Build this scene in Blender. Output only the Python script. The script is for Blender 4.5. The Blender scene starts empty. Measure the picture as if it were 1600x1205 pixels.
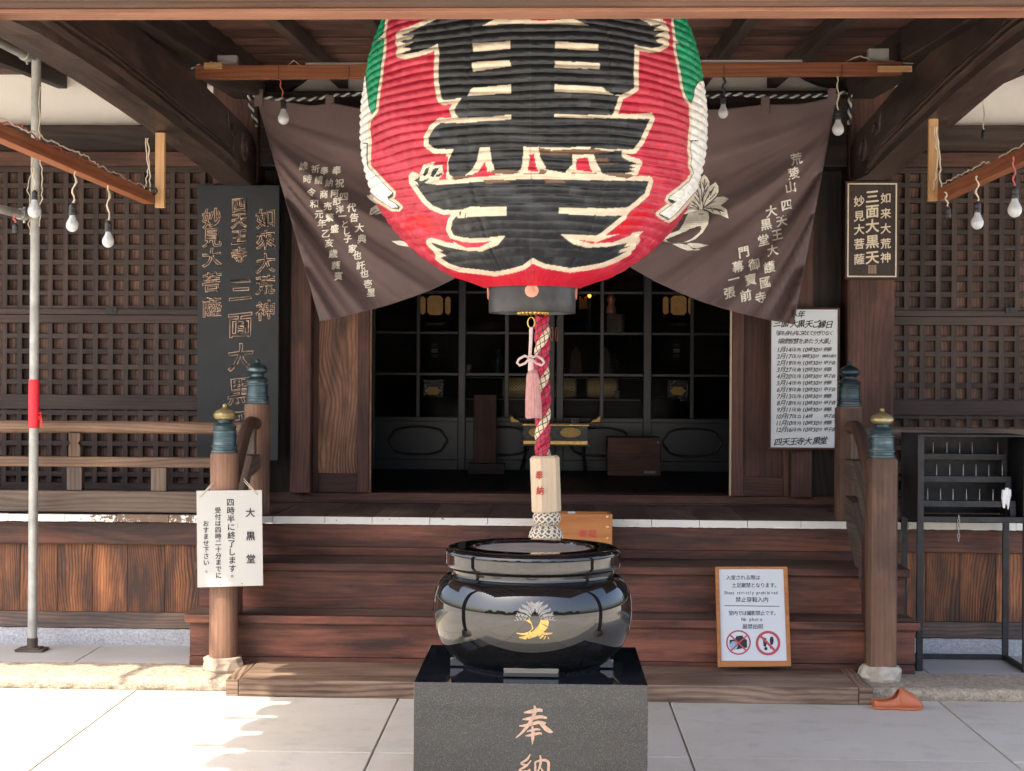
import bpy, bmesh, math, random
import numpy as np
from mathutils import Vector, Matrix, Quaternion
random.seed(7); R = random.Random(11)
S = bpy.context.scene
COL = S.collection
# ------------------------------------------------------------------ camera
W, H, F = 1600.0, 1205.0, 2500.0
CAM = Vector((0.07, 0.0, 1.6)); YAW = math.radians(2.15); ROLL = math.radians(0.35)
PX, PY = 763.0, 593.57
_f = Vector((-math.sin(YAW), math.cos(YAW), 0)); _r = Vector((math.cos(YAW), math.sin(YAW), 0)); _u = Vector((0, 0, 1))
CR = _r*math.cos(ROLL) + _u*math.sin(ROLL); CU = _u*math.cos(ROLL) - _r*math.sin(ROLL); CF = _f
cd = bpy.data.cameras.new('camera'); cam = bpy.data.objects.new('camera', cd); COL.objects.link(cam)
m3 = Matrix((CR, CU, -CF)).transposed()
cam.matrix_world = Matrix.Translation(CAM) @ m3.to_4x4()
cd.sensor_fit = 'HORIZONTAL'; cd.sensor_width = 36; cd.lens = 36*F/W
cd.shift_x = (W/2-PX)/W; cd.shift_y = (PY-H/2)/W
cd.clip_start = .05; cd.clip_end = 2000
S.camera = cam
# ------------------------------------------------------------------ light
SUN = Vector((.42, .45, -1.0)).normalized()
wd = bpy.data.worlds.new('World'); S.world = wd; wd.use_nodes = True
nt = wd.node_tree; sky = nt.nodes.new('ShaderNodeTexSky'); sky.sky_type = 'NISHITA'; sky.sun_disc = False
sky.sun_elevation = math.asin(-SUN.z); sky.sun_rotation = math.atan2(-SUN.x, -SUN.y)
sky.dust_density = 5.0; sky.ozone_density = .6; sky.air_density = .9
bg = nt.nodes['Background']; bg.inputs[1].default_value = .15; nt.links.new(sky.outputs[0], bg.inputs[0])
sl = bpy.data.lights.new('sun', 'SUN'); sl.energy = 2.0; sl.angle = math.radians(.5); sl.color = (1, .92, .79)
so = bpy.data.objects.new('sun', sl); COL.objects.link(so); so.rotation_euler = SUN.to_track_quat('-Z', 'Y').to_euler(); so.location = (-6, -6, 14)
S.view_settings.view_transform = 'Standard'; S.view_settings.look = 'None'; S.view_settings.gamma = 1
S.view_settings.exposure = 2.05
S.cycles.use_denoising = True; S.cycles.max_bounces = 10; S.cycles.diffuse_bounces = 6; S.cycles.glossy_bounces = 5
S.cycles.sample_clamp_indirect = 6.0; S.cycles.use_adaptive_sampling = True; S.cycles.adaptive_threshold = .01
# ------------------------------------------------------------------ photo measurements -> points in the place
def ray(px, py): return CF + CR*((px-PX)/F) + CU*((PY-py)/F)
def at(px, py, Y):
    d = ray(px, py); return CAM + d*((Y-CAM.y)/d.y)
def atZ(px, py, z):
    d = ray(px, py); return CAM + d*((z-CAM.z)/d.z)
def onplane(px, py, P, N):
    d = ray(px, py); return CAM + d*((Vector(P)-CAM).dot(N)/d.dot(N))
def X(px, Y, py=600): return at(px, py, Y).x
def Z(py, Y, px=857): return at(px, py, Y).z
def proj_np(P):
    d = P - np.array(CAM); z = d @ np.array(CF)
    return PX + F*(d @ np.array(CR))/z, PY - F*(d @ np.array(CU))/z
# ------------------------------------------------------------------ object helpers
ORG = {}
def thing(name, label, cat, loc=(0, 0, 0), group=None):
    o = bpy.data.objects.new(name, None); o.empty_display_size = .1; COL.objects.link(o); o.location = loc
    o['label'] = label; o['category'] = cat
    if group: o['group'] = group
    ORG[o.name] = Vector(loc); return o
def tag(o, label, cat, group=None):
    o['label'] = label; o['category'] = cat
    if group: o['group'] = group
    return o
def struct(o, kind='structure'):
    o['kind'] = kind; return o
def copy_tree(o, parent=None):
    c = o.copy(); COL.objects.link(c)
    if parent: c.parent = parent
    ORG[c.name] = ORG.get(o.name, Vector((0, 0, 0)))
    for ch in list(o.children): copy_tree(ch, c)
    return c
class MB:
    def __init__(s): s.v = []; s.f = []; s.uv = []; s.rn = []; s.mi = []
    def _off(s): return (R.uniform(0, 40), R.uniform(0, 40), R.random())
    def face(s, idx, uvs, rnd, mi=0): s.f.append(idx); s.uv.append(uvs); s.rn.append(rnd); s.mi.append(mi)
    def box(s, x0, x1, y0, y1, z0, z1, g=None, M=None, rnd=None, mi=0):
        lo = (min(x0, x1), min(y0, y1), min(z0, z1)); hi = (max(x0, x1), max(y0, y1), max(z0, z1))
        if g is None: g = max(range(3), key=lambda i: hi[i]-lo[i])
        a, b, r = s._off(); r = r if rnd is None else rnd
        n = len(s.v); P = [(lo if not i & 1 else hi)[0:1] + (lo if not i & 2 else hi)[1:2] + (lo if not i & 4 else hi)[2:3] for i in range(8)]
        s.v += [tuple(M @ Vector(p)) if M else p for p in P]
        for q, ax in (((0, 4, 6, 2), 0), ((1, 3, 7, 5), 0), ((0, 1, 5, 4), 1), ((2, 6, 7, 3), 1), ((0, 2, 3, 1), 2), ((4, 5, 7, 6), 2)):
            o = [i for i in range(3) if i != ax]
            if g in o: uu, vv, k = g, [i for i in o if i != g][0], 1
            else: uu, vv, k = o[0], o[1], .25
            s.face([n+i for i in q], [(P[i][uu]*k+a, P[i][vv]+b+ax*3.1) for i in q], r, mi)
    def beam(s, p0, p1, w, h, up=(0, 0, 1), rnd=None, mi=0):
        p0, p1 = Vector(p0), Vector(p1); d = p1-p0; L = d.length; d.normalize(); up = Vector(up)
        side = d.cross(up).normalized(); up2 = side.cross(d)
        M = Matrix((d, side, up2)).transposed().to_4x4(); M.translation = p0
        s.box(0, L, -w/2, w/2, -h/2, h/2, g=0, M=M, rnd=rnd, mi=mi)
    def tube(s, path, r, n=10, cap=True, rnd=None, mi=0, closed=False):
        path = [Vector(p) for p in path]; N = len(path)
        rr = r if isinstance(r, (list, tuple)) else [r]*N
        a, b, rd = s._off(); rd = rd if rnd is None else rnd
        base = len(s.v); u = 0; prev = None; us = []
        for i, p in enumerate(path):
            if closed: t = path[(i+1) % N]-path[i-1]
            else: t = path[min(i+1, N-1)]-path[max(i-1, 0)]
            t = t.normalized() if t.length > 1e-9 else Vector((0, 0, 1))
            if prev is None:
                x = t.cross(Vector((0, 0, 1)));
                if x.length < 1e-3: x = t.cross(Vector((0, 1, 0)))
                x.normalize()
            else:
                x = prev - t*prev.dot(t); x.normalize()
            prev = x; y = t.cross(x)
            if i: u += (p-path[i-1]).length
            us.append(u)
            for k in range(n):
                an = 2*math.pi*k/n
                s.v.append(tuple(p + x*(rr[i]*math.cos(an)) + y*(rr[i]*math.sin(an))))
        M = N if closed else N-1
        for i in range(M):
            j = (i+1) % N; u0 = us[i]; u1 = us[j] if j else us[i]+(path[0]-path[i]).length
            c = 2*math.pi*max(rr)/n
            for k in range(n):
                k2 = (k+1) % n
                s.face([base+i*n+k, base+i*n+k2, base+j*n+k2, base+j*n+k], [(u0+a, k*c+b), (u0+a, (k+1)*c+b), (u1+a, (k+1)*c+b), (u1+a, k*c+b)], rd, mi)
        if cap and not closed:
            for i, rev in ((0, True), (N-1, False)):
                ids = [base+i*n+k for k in range(n)]
                if rev: ids = ids[::-1]
                s.face(ids, [(a+.1*math.cos(2*math.pi*k/n)*rr[i], b+math.sin(2*math.pi*k/n)*rr[i]) for k in range(n)], rd, mi)
    def lathe(s, prof, c=(0, 0, 0), n=32, rnd=None, mi=0, a0=0, cap=True):
        a, b, rd = s._off(); rd = rd if rnd is None else rnd
        base = len(s.v); N = len(prof)
        for r, z in prof:
            for k in range(n):
                an = a0+2*math.pi*k/n; s.v.append((c[0]+r*math.cos(an), c[1]+r*math.sin(an), c[2]+z))
        for i in range(N-1):
            for k in range(n):
                k2 = (k+1) % n; rm = max(prof[i][0], prof[i+1][0], .01); q = 2*math.pi*rm/n
                s.face([base+i*n+k, base+i*n+k2, base+(i+1)*n+k2, base+(i+1)*n+k], [(prof[i][1]+a, k*q+b), (prof[i][1]+a, (k+1)*q+b), (prof[i+1][1]+a, (k+1)*q+b), (prof[i+1][1]+a, k*q+b)], rd, mi)
        if cap:
            for i, rev in ((0, True), (N-1, False)):
                if prof[i][0] > 1e-4:
                    ids = [base+i*n+k for k in range(n)]
                    if rev: ids = ids[::-1]
                    s.face(ids, [(a+.3*prof[i][0]*math.cos(2*math.pi*k/n), b+prof[i][0]*math.sin(2*math.pi*k/n)) for k in range(n)], rd, mi)
    def prism(s, pts, d0, d1, axis='y', rnd=None, mi=0, ug=0):
        # pts: outline in the two other axes; extruded from d0 to d1 along axis
        a, b, rd = s._off(); rd = rd if rnd is None else rnd
        def mk(p, d): return {'x': (d, p[0], p[1]), 'y': (p[0], d, p[1]), 'z': (p[0], p[1], d)}[axis]
        n = len(pts); base = len(s.v); s.v += [mk(p, d0) for p in pts] + [mk(p, d1) for p in pts]
        uv = [(p[ug]+a, p[1-ug]+b) for p in pts]
        s.face([base+i for i in range(n)], uv, rd, mi); s.face([base+n+i for i in range(n)][::-1], uv[::-1], rd, mi)
        for i in range(n):
            j = (i+1) % n; L = math.dist(pts[i], pts[j])
            s.face([base+i, base+n+i, base+n+j, base+j], [(uv[i][0], b), (uv[i][0], b+abs(d1-d0)), (uv[i][0]+L, b+abs(d1-d0)), (uv[i][0]+L, b)], rd, mi)
    def grid(s, G, rnd=None, mi=0, us=1, vs=1):
        a, b, rd = s._off(); rd = rd if rnd is None else rnd
        n, m = len(G), len(G[0]); base = len(s.v)
        for row in G: s.v += [tuple(p) for p in row]
        for i in range(n-1):
            for j in range(m-1):
                s.face([base+i*m+j, base+i*m+j+1, base+(i+1)*m+j+1, base+(i+1)*m+j], [(j*us+a, i*vs+b), ((j+1)*us+a, i*vs+b), ((j+1)*us+a, (i+1)*vs+b), (j*us+a, (i+1)*vs+b)], rd, mi)
    def poly(s, pts, rnd=0, mi=0):
        b = len(s.v); s.v += [tuple(p) for p in pts]; s.face(list(range(b, b+len(pts))), [(p[0], p[2]) for p in pts], rnd, mi)
    def build(s, name, mat, parent=None, smooth=False, bevel=0, org=None, fix=True, solid=0):
        me = bpy.data.meshes.new(name)
        if parent is not None: o0 = ORG.get(parent.name, Vector((0, 0, 0)))
        elif org is not None: o0 = Vector(org)
        else:
            A = np.array(s.v); o0 = Vector(((A[:, 0].min()+A[:, 0].max())/2, (A[:, 1].min()+A[:, 1].max())/2, A[:, 2].min()))
        me.from_pydata([(v[0]-o0.x, v[1]-o0.y, v[2]-o0.z) for v in s.v], [], s.f)
        uvl = me.uv_layers.new(name='UVMap'); flat = [c for f in s.uv for uv in f for c in uv]; uvl.data.foreach_set('uv', flat)
        at_ = me.attributes.new('rnd', 'FLOAT', 'FACE'); at_.data.foreach_set('value', s.rn)
        for m in (mat if isinstance(mat, (list, tuple)) else [mat]): me.materials.append(m)
        me.polygons.foreach_set('material_index', s.mi)
        if smooth: me.polygons.foreach_set('use_smooth', [True]*len(s.f))
        if fix:
            bm = bmesh.new(); bm.from_mesh(me); bmesh.ops.recalc_face_normals(bm, faces=bm.faces); bm.to_mesh(me); bm.free()
        me.update()
        o = bpy.data.objects.new(name, me); COL.objects.link(o)
        if parent is not None: o.parent = parent
        else: o.location = o0
        ORG[o.name] = o0
        if solid:
            md = o.modifiers.new('solid', 'SOLIDIFY'); md.thickness = solid; md.offset = 0
        if bevel:
            md = o.modifiers.new('bevel', 'BEVEL'); md.width = bevel; md.segments = 2; md.limit_method = 'ANGLE'; md.angle_limit = math.radians(40)
        if smooth and not solid:
            try: me.set_sharp_from_angle(angle=math.radians(50))
            except Exception: pass
        return o
def lerp(a, b, t): return a+(b-a)*t
def interp(pts, x):
    return float(np.interp(x, [p[0] for p in pts], [p[1] for p in pts]))
# ------------------------------------------------------------------ materials
def newmat(name):
    m = bpy.data.materials.new(name); m.use_nodes = True
    return m, m.node_tree, m.node_tree.nodes['Principled BSDF']
class NT:
    def __init__(s, t): s.t = t
    def n(s, ty, **kw):
        x = s.t.nodes.new(ty)
        for k, v in kw.items(): setattr(x, k, v)
        return x
    def put(s, i, v):
        if hasattr(v, 'is_linked') or isinstance(v, bpy.types.NodeSocket): s.t.links.new(v, i)
        else: i.default_value = v
    def math(s, op, a, b=0.0, c=None):
        x = s.n('ShaderNodeMath', operation=op); s.put(x.inputs[0], a); s.put(x.inputs[1], b)
        if c is not None: s.put(x.inputs[2], c)
        return x.outputs[0]
    def noise(s, vec, scale=1, detail=2, rough=.5, dist=0):
        x = s.n('ShaderNodeTexNoise'); s.put(x.inputs['Vector'], vec); x.inputs['Scale'].default_value = scale
        x.inputs['Detail'].default_value = detail; x.inputs['Roughness'].default_value = rough; x.inputs['Distortion'].default_value = dist
        return x.outputs[0]
    def vmul(s, vec, v):
        x = s.n('ShaderNodeVectorMath', operation='MULTIPLY'); s.put(x.inputs[0], vec); x.inputs[1].default_value = v; return x.outputs[0]
    def ramp(s, fac, stops, interp='LINEAR'):
        x = s.n('ShaderNodeValToRGB'); s.put(x.inputs[0], fac); e = x.color_ramp; e.interpolation = interp
        while len(e.elements) < len(stops): e.elements.new(.5)
        for el, (p, c) in zip(e.elements, stops):
            el.position = p; el.color = (*c, 1) if len(c) == 3 else c
        return x.outputs[0]
    def mix(s, fac, a, b, mode='MIX'):
        x = s.n('ShaderNodeMix', data_type='RGBA', blend_type=mode); s.put(x.inputs[0], fac)
        for i, v in ((6, a), (7, b)):
            if isinstance(v, tuple): v = (*v, 1) if len(v) == 3 else v
            s.put(x.inputs[i], v)
        return x.outputs[2]
    def obj(s): return s.n('ShaderNodeTexCoord').outputs['Object']
    def uv(s):
        u = s.n('ShaderNodeUVMap').outputs[0]; r = s.n('ShaderNodeAttribute', attribute_name='rnd').outputs['Fac']
        x = s.n('ShaderNodeSeparateXYZ'); s.put(x.inputs[0], u); c = s.n('ShaderNodeCombineXYZ')
        s.put(c.inputs[0], x.outputs[0]); s.put(c.inputs[1], x.outputs[1]); s.put(c.inputs[2], s.math('MULTIPLY', r, 37.0))
        return c.outputs[0], x.outputs[0], x.outputs[1], r
    def bump(s, p, h, strength=.3, dist=.01):
        b = s.n('ShaderNodeBump'); b.inputs['Strength'].default_value = strength; b.inputs['Distance'].default_value = dist
        s.put(b.inputs['Height'], h); s.put(p.inputs['Normal'], b.outputs[0])
def c3(c): return tuple(c)
def wood(name, dark, light, wu=.65, cath=.55, freq=38., warp=9., fine=.5, rough=.6, bump=.35, stain=None, stain_amt=.5, var=.5, spec=.35, stain_scale=(1.2, 3.5, 1)):
    m, t, p = newmat(name); N = NT(t); vec, u, v, r = N.uv()
    w = N.noise(N.vmul(vec, (wu, 3.6, 1)), 1, 2, .45)
    arg = N.math('ADD', N.math('MULTIPLY', v, freq*4.2), N.math('MULTIPLY', w, warp*5.5))
    band = N.math('POWER', N.math('MULTIPLY_ADD', N.math('SINE', arg), .5, .5), .55)
    band = N.math('MULTIPLY', band, N.math('MULTIPLY_ADD', N.noise(N.vmul(vec, (1.4, 14, 1)), 1, 2, .5), .9, .5))
    fi = N.noise(N.vmul(vec, (2.2, 130, 1)), 1, 3, .65)
    lo = N.noise(N.vmul(vec, (.9, 3.0, 1)), 1, 2, .5)
    tt = N.math('ADD', N.math('MULTIPLY', band, cath*.72), N.math('MULTIPLY', fi, fine))
    tt = N.math('ADD', tt, N.math('MULTIPLY_ADD', lo, .9, -.45-.34*cath+.15))
    mid = tuple(a*.55+b*.45 for a, b in zip(dark, light))
    we = N.noise(N.vmul(vec, (2.1, 9, 1)), 1, 5, .65); tt = N.math('ADD', tt, N.math('MULTIPLY_ADD', we, .9, -.45))
    col = N.ramp(tt, [(.12, dark), (.5, mid), (.92, light)])
    br = N.math('MULTIPLY_ADD', r, var, 1-var*.5)
    c = N.n('ShaderNodeCombineColor')
    for i in range(3): N.put(c.inputs[i], br)
    col = N.mix(1.0, col, c.outputs[0], 'MULTIPLY')
    if stain:
        st = N.noise(N.vmul(vec, stain_scale), 1.6, 4, .6)
        fac = N.ramp(st, [(.62-stain_amt*.3, (0, 0, 0)), (.80-stain_amt*.2, (1, 1, 1))])
        col = N.mix(N.math('MULTIPLY', fac, .85), col, stain)
    t.links.new(col, p.inputs['Base Color']); p.inputs['Specular IOR Level'].default_value = spec
    N.put(p.inputs['Roughness'], N.math('MULTIPLY_ADD', fi, .25, rough-.12))
    N.bump(p, N.math('ADD', N.math('MULTIPLY', band, .35*cath), fi), bump, .004)
    return m
def plain(name, col, rough=.5, metal=0, spec=.5, var=.25, scale=8, bump=0, bscale=60, col2=None, emit=None, estr=0, coat=0, ior=None):
    m, t, p = newmat(name); N = NT(t); o = N.obj()
    if var or col2:
        n = N.noise(o, scale, 5, .6); c2 = col2 or tuple(x*(1-var) for x in col); c1 = col if col2 else tuple(min(1, x*(1+var*.5)) for x in col)
        t.links.new(N.ramp(n, [(.3, c2), (.7, c1)]), p.inputs['Base Color'])
        N.put(p.inputs['Roughness'], N.math('MULTIPLY_ADD', N.noise(o, scale*2.3, 3), .2, rough-.1))
    else:
        p.inputs['Base Color'].default_value = (*col, 1); p.inputs['Roughness'].default_value = rough
    p.inputs['Metallic'].default_value = metal; p.inputs['Specular IOR Level'].default_value = spec
    if ior: p.inputs['IOR'].default_value = ior
    if coat: p.inputs['Coat Weight'].default_value = coat; p.inputs['Coat Roughness'].default_value = .05
    if bump: N.bump(p, N.noise(o, bscale, 4, .6), bump, .01)
    if emit: p.inputs['Emission Color'].default_value = (*emit, 1); p.inputs['Emission Strength'].default_value = estr
    return m
M = {}
M['dark'] = wood('dark_aged_wood', (.014, .009, .008), (.075, .050, .038), cath=.35, freq=30, stain=(.02, .018, .018), stain_amt=.3)
M['beamwood'] = wood('smoky_beam_wood', (.018, .012, .010), (.105, .068, .053), cath=.25, freq=22, warp=14, rough=.5, stain=(.10, .075, .06), stain_amt=.25)
M['red'] = wood('red_brown_wood', (.026, .012, .009), (.17, .075, .052), cath=.22, freq=45, stain=(.035, .014, .010), stain_amt=.35)
M['stair'] = wood('stair_wood', (.026, .010, .007), (.34, .118, .068), cath=.14, freq=40, warp=8, stain=(.030, .014, .011), stain_amt=.62, spec=.4, rough=.5, stain_scale=(1.3, 7, 1))
M['tread'] = wood('worn_tread_wood', (.060, .040, .030), (.30, .20, .15), cath=.15, freq=45, rough=.55, stain=(.05, .042, .038), stain_amt=.4)
M['panel'] = wood('weathered_cedar_panel', (.030, .012, .008), (.56, .215, .085), wu=1.5, cath=.45, freq=95, warp=11, fine=.5, stain=(.040, .026, .021), stain_amt=.85, var=.8, stain_scale=(1.6, 6, 1))
M['sill'] = wood('grey_sill_wood', (.05, .036, .030), (.21, .14, .105), wu=1.2, cath=.4, freq=60, warp=9, stain=(.045, .042, .044), stain_amt=.5)
M['rail'] = wood('pale_rail_wood', (.075, .045, .030), (.30, .185, .115), cath=.4, freq=60, rough=.6)
M['greyrail'] = wood('grey_rail_wood', (.05, .037, .030), (.19, .135, .10), cath=.4, freq=50)
M['plank'] = wood('bleached_plank_wood', (.075, .042, .028), (.46, .32, .22), wu=1.1, cath=.5, freq=55, warp=7, stain=(.06, .032, .022), stain_amt=.35, stain_scale=(1.0, 5, 1))
M['newel'] = wood('newel_wood', (.060, .033, .023), (.33, .175, .105), cath=.16, freq=55, warp=8, stain=(.05, .03, .024), stain_amt=.4, stain_scale=(1.1, 2, 1))
M['ceil'] = wood('eave_board_wood', (.035, .018, .014), (.22, .11, .085), cath=.2, freq=35, stain=(.02, .012, .012), stain_amt=.4, var=.9)
M['lintel'] = wood('porch_lintel_wood', (.085, .047, .034), (.26, .145, .10), cath=.35, freq=75, warp=3, stain=(.09, .07, .06), stain_amt=.3, stain_scale=(.4, 6, 1))
M['soffit'] = wood('bounce_lit_lintel_wood', (.16, .07, .045), (.38, .19, .12), cath=.3, freq=60, warp=3, var=.1)  # warm bounce from the sunlit ground, put into the lintel underside's colour
M['bar'] = wood('red_batten_wood', (.15, .048, .02), (.36, .13, .055), cath=.4, freq=60, var=.2)
M['newwood'] = wood('fresh_timber', (.44, .24, .10), (.66, .42, .21), cath=.3, freq=60, var=.2, bump=.1)
M['blockwood'] = wood('pale_cypress', (.55, .42, .28), (.72, .58, .42), cath=.3, freq=70, var=.1, bump=.1)
M['boxwood'] = wood('orange_plywood', (.36, .13, .035), (.56, .24, .075), cath=.35, freq=30, var=.15, bump=.1, rough=.4)
M['backboard'] = wood('lattice_backing_wood', (.040, .022, .016), (.25, .14, .10), cath=.5, freq=70, warp=8, stain=(.03, .018, .015), stain_amt=.35, var=1.1)
M['lattice'] = wood('lattice_wood', (.025, .0165, .014), (.088, .058, .047), cath=.3, freq=60, var=.35)
M['door'] = wood('door_panel_wood', (.05, .024, .016), (.36, .175, .10), wu=1.5, cath=.5, freq=60, warp=12, stain=(.05, .025, .018), stain_amt=.4)
M['signwood'] = wood('sign_wood', (.020, .012, .010), (.05, .030, .024), cath=.3, freq=30, rough=.5)
M['plaster'] = plain('white_plaster', (.80, .76, .70), .8, var=.08, scale=3, spec=.2)
M['charcoal'] = plain('charcoal_painted_board', (.013, .016, .019), .5, var=.25, scale=5, spec=.4)
M['black'] = plain('black_lacquer', (.010, .011, .013), .28, var=.3, spec=.5)
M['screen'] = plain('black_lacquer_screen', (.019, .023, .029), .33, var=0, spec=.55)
M['iron'] = plain('blackened_iron', (.024, .024, .026), .5, metal=.3, var=.5, scale=14, bump=.1)
M['white'] = plain('white_enamel_sheet', (.43, .43, .41), .35, var=.04, scale=3)
M['paper'] = plain('white_printed_paper', (.66, .69, .70), .35, var=.03, scale=3)
M['ink'] = plain('black_ink', (.012, .012, .014), .5, var=0)
M['cream'] = plain('cream_lettering', (.74, .63, .46), .6, var=.15, scale=20)
M['clothink'] = plain('cream_cloth_dye', (.95, .90, .80), .8, var=.2, scale=30)
M['clothline'] = plain('brown_cloth_line', (.095, .070, .064), .9, var=.1)
M['tan'] = plain('tan_outline_paint', (.84, .57, .41), .6, var=.15, scale=20)
M['redink'] = plain('red_ink', (.55, .04, .03), .5, var=.1)
M['stampink'] = plain('faded_red_stamp_ink', (.58, .07, .06), .6, var=.2, scale=40)
M['gold'] = plain('gold_leaf', (.80, .52, .16), .35, metal=.8, var=.3, scale=25)
M['goldpaint'] = plain('gold_inlay_paint', (.62, .38, .10), .4, metal=.25, var=.3, scale=90)
M['silver'] = plain('silver_inlay_paint', (.26, .25, .23), .5, var=.4, scale=90)
M['brass'] = plain('worn_brass', (.60, .42, .13), .35, metal=.8, var=.4, scale=20)
M['copper'] = plain('copper_crest', (.72, .36, .25), .45, metal=.4, var=.15, scale=30)
M['bulb'] = plain('frosted_bulb_glass', (.46, .48, .49), .10, var=0, spec=.6)
M['socket'] = plain('black_bakelite', (.025, .026, .028), .45, var=.2)
M['cord'] = plain('cream_cord', (.62, .54, .42), .6, var=.2, scale=30)
M['redcord'] = plain('red_cord', (.42, .10, .09), .6, var=.2, scale=30)
M['galv'] = plain('galvanised_steel', (.42, .42, .39), .5, metal=.35, var=.35, scale=9, bump=.05)
M['tape'] = plain('red_vinyl_tape', (.70, .015, .03), .4, var=.15, scale=60, bump=.2, bscale=90)
M['rust'] = plain('rusty_plate', (.09, .07, .055), .7, metal=.2, var=.5)
M['concrete'] = plain('grey_concrete', (.40, .40, .39), .75, var=.14, scale=2.2, bump=.05, bscale=220)
def slabs():
    m, t, p = newmat('pale_paving_slab'); N = NT(t); vec, u, v, r = N.uv(); o = N.obj()
    big = N.noise(N.vmul(vec, (1, 1, 1)), 1.1, 5, .6); st = N.noise(N.vmul(vec, (1, 2.2, 1)), 2.6, 6, .7); sp = N.noise(o, 260, 2, .6); pt = N.noise(vec, 7, 3, .6)
    col = N.ramp(big, [(.32, (.53, .495, .42)), (.5, (.58, .545, .47)), (.68, (.62, .585, .51))])
    col = N.mix(N.ramp(st, [(.50, (0, 0, 0)), (.70, (.34, .34, .34))]), col, (.50, .42, .29))
    col = N.mix(N.ramp(pt, [(.54, (0, 0, 0)), (.74, (.32, .32, .32))]), col, (.30, .28, .25))
    col = N.mix(N.ramp(sp, [(.56, (0, 0, 0)), (.72, (.6, .6, .6))]), col, (.28, .26, .24))
    g = N.n('ShaderNodeCombineColor'); br = N.math('MULTIPLY_ADD', r, .12, .94)
    for i in range(3): N.put(g.inputs[i], br)
    t.links.new(N.mix(1, col, g.outputs[0], 'MULTIPLY'), p.inputs['Base Color']); p.inputs['Roughness'].default_value = .75; p.inputs['Specular IOR Level'].default_value = .3
    N.bump(p, N.math('ADD', sp, st), .12, .004); return m
M['paveA'] = slabs()
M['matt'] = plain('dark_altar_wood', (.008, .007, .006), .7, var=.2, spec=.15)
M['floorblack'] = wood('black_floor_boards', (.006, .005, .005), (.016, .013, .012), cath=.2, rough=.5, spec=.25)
M['gravel'] = plain('pale_sandy_ground', (.50, .46, .39), .9, var=.12, scale=2, bump=.2, bscale=60)
M['pink'] = plain('dusty_pink_silk', (.52, .27, .25), .7, var=.2, scale=40)
M['pinkcord'] = plain('pale_pink_cord', (.66, .50, .46), .7, var=.2, scale=60)
M['stonebase'] = plain('pale_base_stone', (.42, .33, .24), .8, var=.3, scale=10, bump=.4, bscale=30)
M['whitestone'] = plain('painted_base_stone', (.62, .58, .48), .7, col2=(.36, .30, .22), scale=14, bump=.4, bscale=30)
M['slipper'] = plain('terracotta_rubber', (.55, .155, .065), .5, var=.12, scale=12)
M['ash'] = plain('incense_ash', (.27, .24, .21), .9, var=.2, scale=12, bump=.5, bscale=50)
M['wax'] = plain('white_candle_wax', (.82, .82, .82), .4, var=0)
M['flame'] = plain('candle_flame', (.9, .3, .05), .5, var=0, emit=(1, .25, .04), estr=1.2)
M['lampgold'] = plain('lit_lantern_panel', (.36, .19, .07), .5, var=.2, scale=30, emit=(1, .50, .16), estr=.018)
M['tile'] = plain('grey_roof_tile', (.12, .125, .13), .5, var=.3)
M['leaf'] = plain('dark_pine_foliage', (.05, .075, .03), .8, var=.6, scale=2)
M['bark'] = plain('grey_bark', (.08, .06, .045), .9, var=.4)
def granite(name, col, rough, specks, ior=1.5, sc=420):
    m, t, p = newmat(name); N = NT(t); o = N.obj()
    v = N.noise(o, sc, 2, .6); c = N.ramp(v, [(.52, col), (.74, tuple(min(1, x*specks) for x in col))])
    t.links.new(c, p.inputs['Base Color']); p.inputs['Roughness'].default_value = rough; p.inputs['IOR'].default_value = ior
    return m
M['granite'] = granite('polished_black_granite', (.004, .0042, .0046), .02, 5, 1.72, 260)
M['granite2'] = granite('polished_dark_granite', (.009, .0105, .0135), .03, 5, 1.52, 230)
M['engrave'] = plain('tan_engraving_paint', (.46, .30, .21), .7, var=.3, scale=60, bump=.3, bscale=80)
def rough_stone(name, a, b, sc):
    m, t, p = newmat(name); N = NT(t); o = N.obj()
    n1 = N.noise(o, sc, 6, .7); n2 = N.noise(o, sc*3.1, 3, .7)
    x = N.math('ADD', N.math('MULTIPLY', n1, .6), N.math('MULTIPLY', n2, .4))
    t.links.new(N.ramp(x, [(.36, a), (.50, tuple((p_+q)/2 for p_, q in zip(a, b))), (.62, b)]), p.inputs['Base Color'])
    p.inputs['Roughness'].default_value = .85; N.bump(p, x, .8, .02); return m
M['kerb'] = rough_stone('rough_granite_kerb', (.22, .17, .11), (.56, .48, .37), 34)
M['foundation'] = rough_stone('pebbledash_foundation', (.28, .29, .31), (.62, .64, .67), 70)
def bronze(name, a, b, c):
    m, t, p = newmat(name); N = NT(t); o = N.obj(); n = N.noise(N.vmul(o, (6, 6, 40)), 1, 5, .65)
    t.links.new(N.ramp(n, [(.3, a), (.52, b), (.72, c)]), p.inputs['Base Color']); p.inputs['Metallic'].default_value = .55; p.inputs['Roughness'].default_value = .38; return m
M['bronze'] = bronze('patinated_bronze', (.02, .038, .046), (.065, .105, .12), (.20, .24, .24))
M['bronzedark'] = bronze('dark_bronze', (.010, .018, .024), (.03, .05, .06), (.08, .11, .13))
M['bronzegold'] = bronze('yellow_bronze', (.16, .12, .05), (.36, .29, .13), (.52, .45, .27))
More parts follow.
